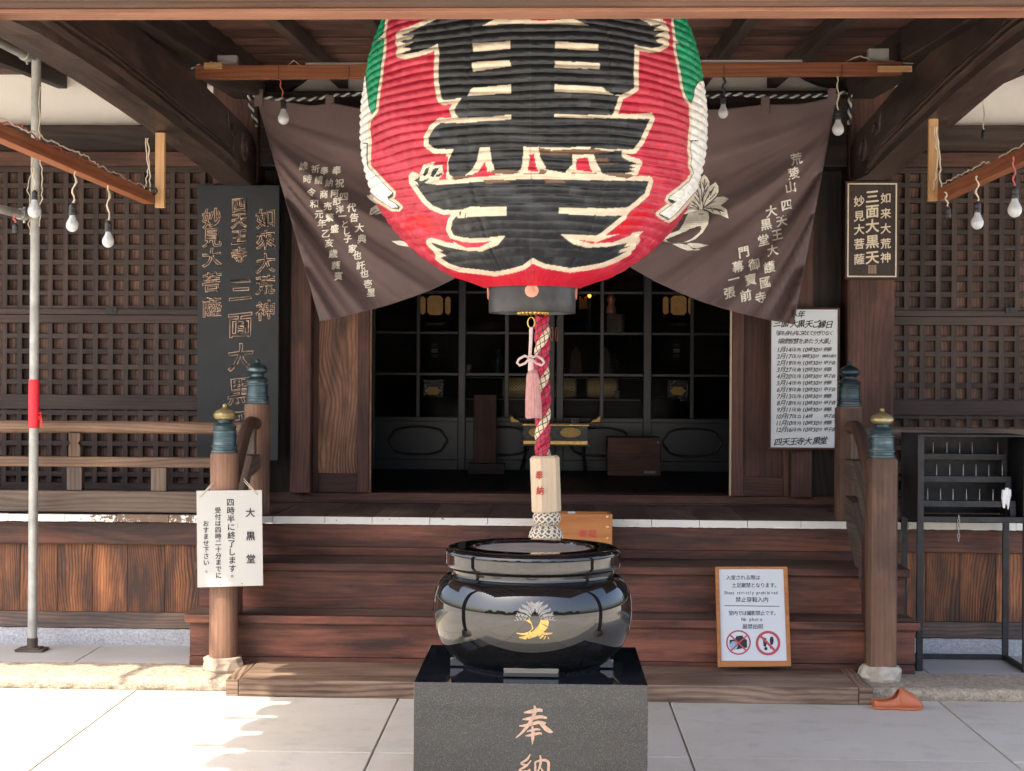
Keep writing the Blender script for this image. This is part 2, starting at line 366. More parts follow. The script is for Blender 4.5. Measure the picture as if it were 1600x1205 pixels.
# worn white paint on board ends
def wornwhite():
    m, t, p = newmat('worn_white_paint'); N = NT(t); o = N.obj()
    n = N.noise(N.vmul(o, (3, 3, 3)), 9, 6, .72); sx = N.n('ShaderNodeSeparateXYZ'); N.put(sx.inputs[0], o); big = N.math('SUBTRACT', 1.0, N.math('MULTIPLY', N.math('ABSOLUTE', N.math('ADD', sx.outputs[0], 2.28)), 2.6)); big = N.math('MAXIMUM', big, -.3)
    f = N.math('ADD', n, N.math('MULTIPLY', big, .22))
    col = N.ramp(f, [(.57, (.80, .79, .72)), (.60, (.17, .11, .075))])
    t.links.new(col, p.inputs['Base Color']); p.inputs['Roughness'].default_value = .7; return m
M['wornwhite'] = wornwhite()
def cloth():
    m, t, p = newmat('brown_curtain_cloth'); N = NT(t); o = N.obj()
    n = N.noise(o, 2.5, 3); w = N.noise(N.vmul(o, (1, 1, 1)), 300, 2)
    t.links.new(N.ramp(N.math('ADD', N.math('MULTIPLY', n, .7), N.math('MULTIPLY', w, .3)), [(.3, (.130, .090, .088)), (.7, (.188, .136, .132))]), p.inputs['Base Color'])
    p.inputs['Roughness'].default_value = .95; p.inputs['Specular IOR Level'].default_value = .1; p.inputs['Sheen Weight'].default_value = .15
    N.bump(p, w, .1, .002); return m
M['cloth'] = cloth()
# ================================================================== ground
XC = .08                                   # axis of the hall
b = MB(); b.box(-120, 120, -150, 60, -.30, -.022, g=0); struct(b.build('ground', M['gravel'], org=(0, 0, 0)))
b = MB(); xs = [-2.028+1.355*k for k in range(-6, 9)]; ys = [8.118, 6.83, 5.47, 4.11, 2.75, 1.39, .03, -1.33, -2.69]
for i in range(len(xs)-1):
    for j in range(len(ys)-1):
        dz = R.uniform(-.0015, .0015); b.box(xs[i]+.0045, xs[i+1]-.0045, ys[j+1]+.003, ys[j]-.003, -.06, dz)
struct(b.build('paving', M['paveA'], org=(0, 5, 0), bevel=.003))
def kerb_mesh(x0, x1, y0, y1, z1):
    b = MB(); nx = int((x1-x0)/.028); G = []
    prof = [(y0+.006, -.02), (y0-.004, .008), (y0-.006, .024), (y0-.002, .042), (y0+.010, z1-.004), (y0+.035, z1)] + [(lerp(y0+.035, y1, t), z1) for t in (.2, .4, .6, .8, 1)] + [(y1, .02)]
    for y, z in prof:
        row = []
        for i in range(nx+1):
            x = lerp(x0, x1, i/nx); k = 1 if z > .0 and y < y0+.03 else .25
            row.append((x, y+R.uniform(-1, 1)*.007*k+.004*math.sin(x*2.1), z+R.uniform(-1, 1)*.004*k))
        G.append(row)
    b.grid(G); return b
o = kerb_mesh(-6.5, 6.5, 8.125, 8.552, .06).build('kerb', M['kerb'], smooth=True); struct(o)
b = MB(); xs2 = [-6.5, -5.2, -3.85, -2.49, 2.1, 3.4, 4.8, 6.5]
for i in range(len(xs2)-1): b.box(xs2[i]+.004, xs2[i+1]-.004, 8.556, 9.40, -.1, .055+R.uniform(-.001, .001))
struct(b.build('walkway', M['concrete'], org=(0, 9, 0), bevel=.003))
# ================================================================== temple hall
hall = thing('temple_hall', 'dark timber temple hall with open front, deep eaves and raised veranda', 'temple', (XC, 10.2, 0))
zf = .815                                  # veranda floor
# foundation, sill, skirting
b = MB()
G = []
for k, (y, z) in enumerate([(9.165, .03), (9.16, .06), (9.158, .09), (9.16, .12), (9.17, .146), (9.25, .148)]):
    G.append([(x/30., y+R.uniform(-.004, .004), z+R.uniform(-.002, .002)) for x in range(-195, 196)])
b.grid(G); b.build('foundation', M['foundation'], hall, smooth=True)
for sgn, xa, xb in ((-1, -6.0, -1.86), (1, 2.02, 6.0)):
    b = MB(); b.box(xa, xb, 9.175, 9.27, .150, .240); b.build('sill_beam', M['sill'], hall, bevel=.004)
    b = MB(); x = xa
    while x < xb-.01:
        wd_ = min(R.choice([.19, .205, .22, .2]), xb-x); b.box(x+.0012, x+wd_-.0012, 9.20+R.uniform(0, .003), 9.235, .240, .634, g=2, rnd=R.random()); x += wd_
    b.build('skirting_panel', M['panel'], hall, bevel=.002)
    b = MB(); b.box(xa, xb, 9.165, 9.30, .634, .768); b.build('rim_beam', M['rim'] if 'rim' in M else M['stair'], hall, bevel=.005)
b = MB(); x = -6.0; jx = []
while x < 6:
    w_ = R.choice([.27, .30, .33]); b.box(x+.0015, x+w_-.0015, 9.108, 10.16, .768+.004, zf+R.uniform(-.002, .001), g=1, rnd=R.random()); jx.append((x, x+w_)); x += w_
fl = b.build('veranda_floor', M['tread'], hall, bevel=.003)
b = MB()
for x0, x1 in jx:
    # painted end of a floor board, its lower edge chipped
    n = 10; top = zf-.002; lowr = [(lerp(x0+.002, x1-.002, i/n), .771+R.uniform(-.001, .0035)) for i in range(n+1)]
    b.prism(lowr+[(x1-.002, top-R.uniform(0, .002)), (x0+.002, top-R.uniform(0, .002))], 9.088+R.uniform(0, .004), 9.109, 'y')
b.build('white_board_end', M['wornwhite'], fl)
# threshold, interior floor
b = MB(); b.box(-1.77, 1.93, 10.13, 10.34, zf-.03, .878); b.box(-1.77, 1.93, 10.10, 10.13, zf, .83); b.build('threshold', M['red'], hall, bevel=.005)
b = MB(); x = -3.0
while x < 3.1: b.box(x+.001, x+.279, 10.34, 15.2, .80, .874, g=1, rnd=R.random()*.3); x += .28
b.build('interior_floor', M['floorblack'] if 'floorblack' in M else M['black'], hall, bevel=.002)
b = MB(); b.box(-3.1, -3.0, 10.4, 15.3, .8, 3.6); b.box(3.1, 3.2, 10.4, 15.3, .8, 3.6); b.box(-3.1, 3.2, 15.3, 15.4, .8, 3.6); b.build('interior_wall', M['dark'], hall)
b = MB(); b.box(-3.1, 3.2, 10.35, 15.3, 3.45, 3.5); b.build('interior_ceiling', M['dark'], hall)
# main pillars, side pillars, porch pillars
for xl, xr in ((-2.045, -1.755), (1.915, 2.205), (-4.6, -4.3), (4.46, 4.76)):
    b = MB(); b.box(xl, xr, 9.96, 10.25, zf-.02, 3.52); b.build('pillar', M['red'], hall, bevel=.018)
for xc in (-1.87, 2.03):
    b = MB(); b.box(xc-.085, xc+.085, 5.17, 5.34, .16, 3.3, g=2); p = b.build('porch_pillar', M['beamwood'], hall, bevel=.02)
    b = MB(); b.lathe([(.24, -.01), (.25, .05), (.22, .12), (.17, .16)], (xc, 5.255, 0), 24); b.build('base_stone', M['stonebase'], p, smooth=True)
b = MB(); b.box(-2.12, 2.3, 5.205, 5.308, 2.812, 3.06); li = b.build('porch_lintel', M['lintel'], hall, bevel=.004)
b = MB(); b.box(-2.12, 2.3, 5.200, 5.306, 2.796, 2.8115); b.build('lintel_bounce_strip', M['soffit'], li, bevel=.004)  # thin strip whose warmer colour stands in for light bounced from below
# wall between pillars and doors, both sides
def mirror(x): return 2*XC-x
for s in (1, -1):
    f = (lambda x: x) if s == 1 else mirror
    b = MB(); b.box(f(1.60), f(1.915), 10.20, 10.26, .878, 3.0, g=2); b.build('recess_board', M['dark'], hall)
    b = MB(); b.box(f(1.585), f(1.715), 10.02, 10.22, .878, 3.0, g=2); b.build('jamb_post', M['red'], hall, bevel=.008)
# head beam over the opening, frieze, tie beams
b = MB(); b.box(-1.755, 1.915, 9.98, 10.2, 2.93, 3.405); b.build('head_beam', M['dark'], hall, bevel=.012)
b = MB(); b.box(-1.755, 1.915, 10.12, 10.16, 3.405, 3.56); b.build('plaster_frieze', M['plaster'], hall)
for s in (1, -1):
    f = (lambda x: x) if s == 1 else mirror
    # dark arched bracket covering the end of the plaster
    pts = [(f(1.914), 3.406), (f(1.914), 3.56), (f(1.56), 3.56), (f(1.61), 3.53), (f(1.67), 3.49), (f(1.75), 3.455), (f(1.84), 3.438)] if s == 1 else [(f(1.914), 3.406), (f(1.914), 3.56), (f(1.55), 3.56), (f(1.60), 3.53), (f(1.66), 3.475), (f(1.73), 3.43), (f(1.80), 3.407)]
    b = MB(); b.prism(pts, 10.05, 10.12, 'y'); b.build('arched_bracket', M['dark'], hall)
for xa, xb, s in ((-4.3, -2.045, -1), (2.205, 4.46, 1)):
    b = MB(); b.box(xa, xb, 9.99, 10.12, 2.935, 3.025); b.build('nageshi_rail', M['red'], hall, bevel=.006)
    b = MB(); b.box(xa, xb, 10.04, 10.2, 3.025, 3.20); b.build('tie_beam', M['dark'], hall, bevel=.01)
    b = MB(); b.box(xa, xb, 10.13, 10.17, 3.20, 3.56); b.build('plaster_panel', M['plaster'], hall)
    b = MB(); b.box(xa, xb, 10.30, 10.36, .8, 3.3); b.build('inner_wall', M['dark'], hall)
    b = MB(); b.box(xa, xb, 10.02, 10.2, zf-.01, .885); b.build('ground_sill', M['dark'], hall, bevel=.006)
# rainbow beams from the main pillars out to the porch pillars
def rainbow(xi, xo, camber):
    Ys = [9.98, 9.9, 9.78, 9.62, 9.4, 9.1, 8.8, 8.4, 8.0, 7.4, 6.8, 6.2, 5.7, 5.37]
    lift = .38*camber; bot = [(9.98, 2.83+lift), (9.9, 2.795+lift), (9.78, 2.785+lift*.9), (9.62, 2.79+lift*.6), (9.3, 2.80+lift*.2), (9.0, 2.815+camber*.2), (8.3, 2.825+camber*.45), (7.4, 2.835+camber*.8), (6.5, 2.84+camber), (5.7, 2.82+camber), (5.37, 2.80+camber*.8)]
    top = [(9.98, 3.02), (9.9, 3.07), (9.75, 3.105), (9.4, 3.13), (8.5, 3.15+camber*.4), (7, 3.15+camber*.7), (5.37, 3.12+camber*.7)]
    bt = [(y, interp(sorted(bot), y)) for y in Ys]; tp = [(y, interp(sorted(top), y)) for y in Ys]
    b = MB(); b.prism(bt+tp[::-1], xi, xo, 'x')
    sg = 1 if xi > xo else -1                              # side that faces the axis
    def line(f, r, y0=9.35, y1=5.5, n=40):
        b.tube([(xi+sg*.001, lerp(y0, y1, i/n), f(lerp(y0, y1, i/n))) for i in range(n+1)], r, 8)
    fb = lambda y: interp(sorted(bot), y)
    hook = lambda y: fb(y)+.055+.05*max(0, (6.1-y))**2-.05*max(0, y-9.1)
    line(lambda y: hook(y), .019); line(lambda y: hook(y)+.036, .011); line(lambda y: hook(y)+.06, .008)
    # carved scroll near the pillar
    def spiral(cy, cz, r0, turns, a0, r, flip=1):
        n = int(26*turns); b.tube([(xi+sg*.001, cy+flip*r0*(1-.78*i/n)*math.cos(a0+2*math.pi*turns*i/n)*1.3, cz+r0*(1-.78*i/n)*math.sin(a0+2*math.pi*turns*i/n)) for i in range(n+1)], [r*(1-.5*i/n) for i in range(n+1)], 8)
    spiral(9.55, 2.985, .085, 1.4, 2.2, .016); spiral(9.22, 3.03, .055, 1.2, -.5, .012, -1)
    b.tube([(xi+sg*.001, 9.42+.22*math.cos(t)*1.0, 2.95+.12*math.sin(t)) for t in np.linspace(2.4, 5.2, 22)], [.004+.006*math.sin(math.pi*i/21) for i in range(22)], 8)
    b.tube([(xi+sg*.001, 9.12-.10*i/14, 3.06-.05*math.sin(i/14*6)) for i in range(15)], .006, 8)
    return b.build('rainbow_beam', M['beamwood'], hall, bevel=.012)
rainbow(-1.765, -1.935, .015); rainbow(1.925, 2.095, .12)
for xi, s in ((-1.85, -1), (2.01, 1)):                         # carved struts standing on the beams
    pts = []
    for i in range(13):
        t = i/12; pts.append((7.75-.22-.09*math.sin(t*9)-.10*t*t, 3.10+.40*t))
    pts2 = [(2*7.75-y, z) for y, z in pts[::-1]]
    b = MB(); b.prism(pts+pts2, xi-.05, xi+.05, 'x')
    for k in range(3): b.tube([(xi-s*.052, 7.75+.11*(k-1)+.06*math.cos(a), 3.26+.05*k+.06*math.sin(a)) for a in np.linspace(.4, 5.4, 18)], .007, 6)
    b.build('carved_strut', M['beamwood'], hall, bevel=.006)
# flower-shaped nail cover beside each pillar top
for xx, zz in ((-1.62, 3.31), (1.80, 3.29)):
    b = MB(); b.prism([(xx+(.055+.012*math.cos(6*a))*math.cos(a), zz+(.055+.012*math.cos(6*a))*math.sin(a)) for a in np.linspace(0, 2*math.pi, 48, endpoint=False)], 9.955, 9.98, 'y')
    b.lathe([(.02, 0), (.018, .01), (.001, .018)], (0, 0, 0), 12); 
    n0 = len(b.v)-36
    for i in range(n0, len(b.v)): x_, y_, z_ = b.v[i]; b.v[i] = (xx+x_, 9.955-z_, zz+y_)
    b.build('nail_cover', M['iron'], hall)
# ------------------------------------------------------------------ roof: boarded underside on rafters, tiles above
def zr(y): return 3.50-.0625*(9.6-y)
roof = None
b = MB(); y = 7.05; k = 0
while y < 10.2:
    d = .155; b.box(-6, 6, y, y+d+.012, zr(y)+.012*(k % 2), zr(y)+.03+.012*(k % 2), g=0, rnd=R.random()); y += d; k += 1
y = 3.12
while y < 7.05:
    d = .155; b.box(-2.55, 2.75, y, min(y+d+.012, 7.05), zr(y)+.012*(k % 2), zr(y)+.03+.012*(k % 2), g=0, rnd=R.random()); y += d; k += 1
roof = b.build('roof_boarding', M['ceil'], hall, bevel=.002)
for k in range(-8, 11):
    xk = 1.46-.45*k
    inner = -2.4 < xk < 2.6
    y0 = 3.1 if inner else 7.0
    b = MB(); b.beam((xk, y0, zr(y0)-.045), (xk, 10.1, zr(10.1)-.045), .062, .09); b.build('rafter', M['dark'], roof, bevel=.004)
for xk in (-1.80, 1.96):
    b = MB(); b.beam((xk, 5.4, zr(5.4)-.09), (xk, 9.9, zr(9.9)-.09), .20, .18); b.build('roof_beam', M['dark'], roof, bevel=.01)
# tiled covering
b = MB()
b.prism([(7.0, zr(7)+.04), (10.6, zr(10.6)+.05), (10.6, 5.2), (7.0, zr(7)+.30)], -6.2, 6.2, 'x')
b.prism([(3.06, zr(3.06)+.04), (7.02, zr(7)+.04), (7.02, 4.3), (3.06, zr(3.06)+.16)], -2.60, 2.80, 'x')
y = 3.2
while y < 7.0:                                                 # round tile ends along the porch's verges
    for xs_ in (-2.63, 2.83): b.lathe([(.001, -.05), (.125, -.05), (.125, .05), (.001, .05)], (0, 0, 0), 14); \
        [b.v.__setitem__(i, (xs_+b.v[i][2], y+b.v[i][0], zr(y)+.06+b.v[i][1])) for i in range(len(b.v)-56, len(b.v))]
    y += .33
# bulb-tipped rods added along the verge to cast spiked shadows on the paving
for y_ in (6.5, 5.97, 5.42):
    for xs_, sg in ((-2.63, -1), (2.83, 1)):
        b.tube([(xs_-sg*.05, y_, zr(y_)+.10), (xs_+sg*.14, y_-.01, zr(y_)+.11), (xs_+sg*.20, y_-.012, zr(y_)+.115), (xs_+sg*.26, y_-.01, zr(y_)+.12)], [.014, .016, .034, .012], 10)
x = -6.1
while x < 6.2:
    b.lathe([(.001, -.05), (.062, -.05), (.062, .05), (.001, .05)], (0, 0, 0), 14)
    for i in range(len(b.v)-56, len(b.v)): q = b.v[i]; b.v[i] = (x+q[0], 7.0+q[2], zr(7)+.10+q[1])
    x += .24
b.build('tiled_roof', M['tile'], hall)
# ------------------------------------------------------------------ lattice shutters
PIT = .0977
def shutter(label, xa, xb, xph, zlo, zhi, zph, rails, grp):
    r_ = thing('lattice_shutter', label, 'shutter', ((xa+xb)/2, 10.1, zlo), grp)
    b = MB(); Yf = 10.085
    b.box(xa, xb, Yf+.055, Yf+.075, zlo, zhi, g=2)            # placeholder board, cut into planks below
    b = MB(); x = xa
    while x < xb-.02:
        w_ = min(R.uniform(.15, .26), xb-x); b.box(x, x+w_-.001, Yf+.052, Yf+.072, zlo, zhi, g=2, rnd=R.random()); x += w_
    b.build('backing_board', M['backboard'], r_)
    b = MB()
    n = int((xb-xa)/PIT)+2; x0 = xph-PIT*math.ceil((xph-xa)/PIT)
    for i in range(n+1):
        xl = x0+i*PIT
        if xl+.0325 > xa and xl < xb: b.box(max(xl, xa), min(xl+.0325, xb), Yf+.004, Yf+.040, zlo, zhi, g=2, rnd=R.random())
    z0 = zph-PIT*math.ceil((zph-zlo)/PIT); i = 0
    while z0+i*PIT < zhi:
        zl = z0+i*PIT; i += 1
        if zl+.032 > zlo: b.box(xa, xb, Yf+.0055, Yf+.046, max(zl, zlo), min(zl+.032, zhi), g=0, rnd=R.random())
    b.build('lattice_grid', M['lattice'], r_, bevel=.0025)
    b = MB()
    for z1, z2, d in rails: b.box(xa, xb, Yf-.012-d, Yf+.05, z1, z2, g=0)
    b.build('frame_rail', M['lattice'], r_, bevel=.004); return r_
xphL = X(27.6, 10.09, 400); zt = Z(262, 10.09, 100)
zholeL = Z(296.6, 10.09, 100)                                  # a bar's lower edge on the left
lowL = Z(516.5+13.7, 10.09, 100)
for nm, xa, xb, xph, zo in (('left', -4.3, -2.05, xphL, 0), ('right', 2.21, 4.46, X(1419.4-9.6, 10.09, 400)+.012, .012)):
    side = 'beside the charcoal nameplate' if nm == 'left' else 'behind the small framed nameplate'
    up = shutter('upper brown lattice shutter '+side+', above the middle rail', xa, xb, xph, 2.0+zo, 2.94, zt-.032+zo, [(2.0+zo, 2.037+zo, .003), (2.905, 2.94, .002)], 'lattice shutters of the hall')
    shutter('lower brown lattice shutter '+side+', reaching down behind the '+('veranda railing' if nm == 'left' else 'candle rack'), xa, xb, xph, .885, 1.998+zo, 1.945+zo, [(1.945+zo, 1.998+zo, .004), (1.395, 1.49, .001), (.885, .93, .002)], 'lattice shutters of the hall')
    # latch plate on the rail
    b = MB(); px_ = 600/3.443 if nm == 'left' else 1580
    p = at(px_, 486, 10.07); b.box(p.x-.035, p.x+.035, 10.062, 10.072, p.z-.018, p.z+.020); b.box(p.x-.012, p.x+.012, 10.056, 10.0625, p.z-.008, p.z+.010); b.build('latch_plate', M['iron'], up)
# ------------------------------------------------------------------ sliding doors pushed to both sides of the opening
for s in (1, -1):
    f = (lambda x: x) if s == 1 else mirror
    d = thing('sliding_door', 'brown panelled sliding door standing open '+('below the curtain corner beside the schedule board' if s == 1 else 'below the left curtain corner, its grain worn pale'), 'door', (f(1.42), 10.14, .878), 'sliding doors of the opening')
    b = MB(); b.box(f(1.30), f(1.56), 10.125, 10.15, 1.0005, 2.85, g=2); b.build('door_panel', M['door'] if s < 0 else M['red'], d)
    b = MB()
    for x0, x1 in ((1.225, 1.30), (1.55, 1.585)): b.box(f(x0), f(x1), 10.11, 10.165, .878, 2.93, g=2)
    b.box(f(1.30), f(1.55), 10.112, 10.163, .878, 1.0, g=0); b.box(f(1.30), f(1.55), 10.112, 10.163, 2.85, 2.93, g=0)
    b.build('door_frame', M['red'], d, bevel=.005)
    if s == 1: b = MB(); b.box(1.214, 1.223, 10.12, 10.16, .88, 2.6, g=2); b.build('pale_edge_strip', M['blockwood'], d)
    else: b = MB(); b.box(f(1.224), f(1.212), 10.12, 10.16, .88, 2.6, g=2); b.build('edge_strip', M['door'], d)
# ================================================================== stairs, newels, railings, step plank
st = thing('wooden_stairs', 'wide dark red wooden stairs rising to the veranda between bronze capped posts', 'stairs', (XC, 8.5, .06))
SX0, SX1 = -1.865, 2.03
def tread(zt, y0, y1, xi=0):
    b = MB(); b.box(SX0, SX1, y0, y0+.055, zt-.046, zt, g=0); td = b.build('nosing', M['stair'], st, bevel=.007)
    b = MB(); b.box(SX0, SX1, y0+.0555, y1, zt-.045, zt-.001, g=0); b.build('tread', M['tread'], st, bevel=.004)
def riser(z0, z1, y, x0=SX0+.02, x1=SX1-.02):
    b = MB(); b.box(x0, x1, y, y+.04, z0, z1-.001, g=0); b.build('riser', M['stair'], st, bevel=.002)
riser(.058, .110, 8.512); riser(.111, .292, 8.520); tread(.338, 8.475, 8.80)
riser(.338, .544, 8.765); tread(.590, 8.720, 9.15)
riser(.590, .640, 9.118, SX0+.1, SX1-.1); riser(.6405, .768, 9.112, SX0+.1, SX1-.1)
for x0, x1 in ((SX0+.02, SX0+.06), (SX1-.06, SX1-.02)):
    b = MB(); b.box(x0, x1, 8.56, 9.17, .058, .292, g=1); b.box(x0, x1, 8.805, 9.17, .2925, .544, g=1); b.build('side_board', M['sill'], st, bevel=.003)
def finial(c, z, m1, m2, parent, s=1.0):
    prof = [(.058, 0), (.063, .003), (.063, .014), (.057, .017), (.058, .030), (.062, .033), (.062, .040), (.056, .043), (.054, .075), (.053, .105), (.057, .108), (.057, .116), (.052, .119), (.053, .132), (.056, .135), (.054, .142), (.047, .150), (.036, .156), (.033, .160), (.033, .172), (.037, .176)]
    on = [(.037, .176), (.045, .180), (.052, .190), (.054, .200), (.050, .212), (.040, .222), (.026, .230), (.013, .236), (.010, .244), (.011, .250), (.008, .256), (.001, .260)]
    k = 1.12
    b = MB(); b.lathe([(r*k, zz*s) for r, zz in prof], (c[0], c[1], z), 36); f_ = b.build('finial', m1, parent, smooth=True)
    b = MB(); b.lathe([(r*k, zz*s) for r, zz in on], (c[0], c[1], z), 36); b.build('finial_bulb', m2, f_, smooth=True)
for (x, y, z0, zt, m1, m2, sq) in ((-1.632, 8.37, .135, 1.207, 'bronze', 'bronzegold', 0), (1.80, 8.37, .135, 1.208, 'bronze', 'bronzegold', 1),
                                   (-1.612, 9.2, .815, 1.452, 'bronze', 'bronze', 0), (1.786, 9.2, .815, 1.458, 'bronzedark', 'bronzedark', 1)):
    b = MB(); rr = .0745
    if sq:
        a = rr; c_ = rr*.42; n0 = 0
        pts = [(x-a+c_, y-a), (x+a-c_, y-a), (x+a-c_*.4, y-a+c_*.12), (x+a, y-a+c_), (x+a, y+a-c_), (x+a-c_, y+a), (x-a+c_, y+a), (x-a, y+a-c_), (x-a, y-a+c_), (x-a+c_*.4, y-a+c_*.12)]
        b.prism(pts, z0, zt-.008, 'z', ug=0)
        for q in range(len(b.uv)):
            f_ = b.f[q]; b.uv[q] = [(b.v[i][2]+x*3, math.atan2(b.v[i][1]-y, b.v[i][0]-x)*rr) for i in f_]
        b.prism([(x+(p[0]-x)*.93, y+(p[1]-y)*.93) for p in pts], zt-.008, zt, 'z')
    else: b.lathe([(rr, z0), (rr, (z0+zt)/2), (rr, zt-.012), (rr*.95, zt)], (x, y, 0), 40)
    nw = b.build('newel_post', M['newel'], st, smooth=True)
    finial((x, y), zt, M[m1], M[m2], nw)
    if z0 < .5:
        b = MB(); n = 22; ml = M['stonebase'] if x < 0 else M['whitestone']
        prof = [(.106, .055), (.112, .075), (.108, .112), (.096, .134), (.080, .137)]
        b.lathe(prof, (x, y, 0), 11)
        for i in range(len(b.v)): q = b.v[i]; b.v[i] = (q[0]+R.uniform(-.009, .009), q[1]+R.uniform(-.009, .009), q[2]+R.uniform(-.004, .004)*(q[2] < .13))
        b.build('base_stone', ml, nw, bevel=.004)
for x0, x1 in ((-1.632, -1.612), (1.80, 1.786)):
    s = 1 if x0 < 0 else -1; xm = (x0+x1)/2+s*.012
    hr = MB(); path = [(9.17, 1.335), (9.08, 1.345), (8.99, 1.350), (8.90, 1.335), (8.80, 1.285), (8.70, 1.21), (8.60, 1.13), (8.50, 1.06), (8.42, 1.015)]
    hr.tube([(xm, y, z) for y, z in path], .036, 14); h = hr.build('handrail', M['newel'], st, smooth=True)
    b = MB(); b.box(xm-.034, xm+.034, 8.93, 9.0, 1.17, 1.318, g=2); b.build('rail_block', M['greyrail'], h, bevel=.008)
    b = MB(); b.prism([(9.14, 1.08), (9.14, 1.165), (8.90, 1.165), (8.72, 1.04), (8.42, .80), (8.42, .72), (8.70, .93), (8.86, 1.05)], xm-.03, xm+.03, 'x'); b.build('middle_rail', M['greyrail'], st, bevel=.006)
    b = MB(); b.prism([(9.14, .817), (9.14, .96), (8.95, .93), (8.42, .52), (8.42, .36), (8.60, .42)], xm-.028, xm+.028, 'x'); b.build('string_board', M['greyrail'], st, bevel=.006)
    b = MB(); b.box(xm-.036, xm+.036, 8.52, 8.60, .339, .87, g=2); b.build('string_post', M['stair'], st, bevel=.006)
# veranda railings
for s in (-1, 1):
    f = (lambda x: x) if s == 1 else mirror
    lab = 'weathered wooden veranda railing with round top rail, '+('running behind the steel pole' if s < 0 else 'running behind the black candle rack')
    rl = thing('veranda_railing', lab, 'railing', (f(3.2), 9.15, zf), 'veranda railings')
    xa, xb = f(1.83), f(4.6)
    b = MB(); b.tube([(xa, 9.15, 1.312), (lerp(xa, xb, .3), 9.15, 1.314), (lerp(xa, xb, .7), 9.15, 1.311), (xb, 9.15, 1.312)], .036, 16); b.build('top_rail', M['rail'] if s < 0 else M['greyrail'], rl, smooth=True)  # right-hand rails use the darker wood, shade put into their colour
    b = MB(); b.box(xa, xb, 9.115, 9.185, 1.084, 1.143); b.build('middle_rail', M['rail'] if s < 0 else M['greyrail'], rl, bevel=.006)
    b = MB(); b.box(xa, xb, 9.105, 9.20, .826, .947); b.build('bottom_rail', M['greyrail'], rl, bevel=.007)
    for k in range(5):
        xp = f(2.326+.49*k)
        b = MB(); b.box(xp-.045, xp+.045, 9.12, 9.18, .947, 1.084, g=2); b.build('lower_post', M['greyrail'], rl, bevel=.005)
        if k != 0 and k % 2 == 0 or k == 1:
            b = MB(); sc = .034
            b.prism([(xp-sc, 1.143), (xp+sc, 1.143), (xp+sc*1.05, 1.17), (xp+sc, 1.205), (xp+sc*.6, 1.222), (xp+sc, 1.238), (xp+sc, 1.28), (xp-sc, 1.28), (xp-sc, 1.238), (xp-sc*.6, 1.222), (xp-sc, 1.205), (xp-sc*1.05, 1.17)], 9.118, 9.182, 'y', ug=1); b.build('upper_block', M['rail'] if s < 0 else M['greyrail'], rl, bevel=.003)
# the long plank step in front
b = MB(); b.box(-1.475, 1.615, 7.985, 8.33, .0, .088, g=0); b.box(-1.475, 1.615, 8.334, 8.515, .0, .087, g=0)
b.box(-1.543, -1.477, 7.988, 8.515, .0, .087, g=1); b.box(1.617, 1.688, 7.988, 8.515, .0, .086, g=1)
tag(b.build('step_plank', M['plank'], bevel=.006), 'long bleached wooden plank step lying on the paving before the stairs', 'step')
# ================================================================== writing helpers
GL = {}
def glyph(ch, off=0.0, outline=0):
    k = (ch, off, outline)
    if k in GL: return GL[k]
    c = bpy.data.curves.new('glyph', 'FONT'); c.body = ch; c.size = 1; c.offset = off; c.resolution_u = 4 if not outline else 5
    if outline:
        c.fill_mode = 'NONE'; c.bevel_depth = outline; c.bevel_resolution = 1
    o = bpy.data.objects.new('glyph', c); COL.objects.link(o)
    me = o.evaluated_get(bpy.context.evaluated_depsgraph_get()).to_mesh()
    v = [tuple(x.co) for x in me.vertices]; f = [tuple(p.vertices) for p in me.polygons]
    o.to_mesh_clear() if False else None
    bpy.data.objects.remove(o); bpy.data.curves.remove(c); GL[k] = (v, f); return GL[k]
def put(b, ch, cx, cy, size, place, rot=0, shear=0.0, rise=0.0, sx=1.0, off=0.0, outline=0, jit=0.0, lift=.0, bow=0.0):
    """one character centred on photo pixel (cx, cy), size px per em; place(px,py,lift)->point on the sign's surface"""
    if off and not outline:
        d_ = off*.62
        for q_, (ux, uy) in enumerate(((1, 0), (-1, 0), (0, 1), (0, -1))): put(b, ch, cx+d_*ux*size, cy+d_*uy*size, size, place, rot, shear, rise, sx, 0, 0, 0, lift+.0002*(q_+1), bow)
    v, f = glyph(ch, off if outline else 0, outline); n = len(b.v); c, s = math.cos(rot), math.sin(rot); ph = R.uniform(0, 6.3)
    for x, y, z in v:
        x -= .5; y -= .38
        if jit: x += jit*math.sin(y*7+ph); y += jit*math.sin(x*6+ph*1.7)
        y += rise*x + bow*(x*x-.1); x += shear*y; x *= sx
        qx, qy = x*c-y*s, x*s+y*c
        b.v.append(tuple(place(cx+qx*size, cy-qy*size, lift)))
    rd = R.random()
    for q in f: b.face([n+i for i in q], [(0, 0)]*len(q), rd)
def wall(Y): return lambda px, py, l=0: at(px, py, Y-.0012-l)
def column(b, text, x, y0, dy, size, place, dx=0, **kw):
    for i, ch in enumerate(text):
        if ch != ' ': put(b, ch, x+dx*i, y0+dy*i, size, place, **kw)
LAT = {}
def rowtext(b, text, x0, cy, size, place, adv=None, slope=0.0, **kw):
    """left to right; half width for latin"""
    x = x0
    for ch in text:
        w = .55 if ord(ch) < 128 else 1.0
        w = w if adv is None else adv*(w if ord(ch) < 128 else 1)
        if ch != ' ': put(b, ch, x+(size*.5), cy+(x-x0)*slope, size, place, **kw)
        x += size*w
    return x
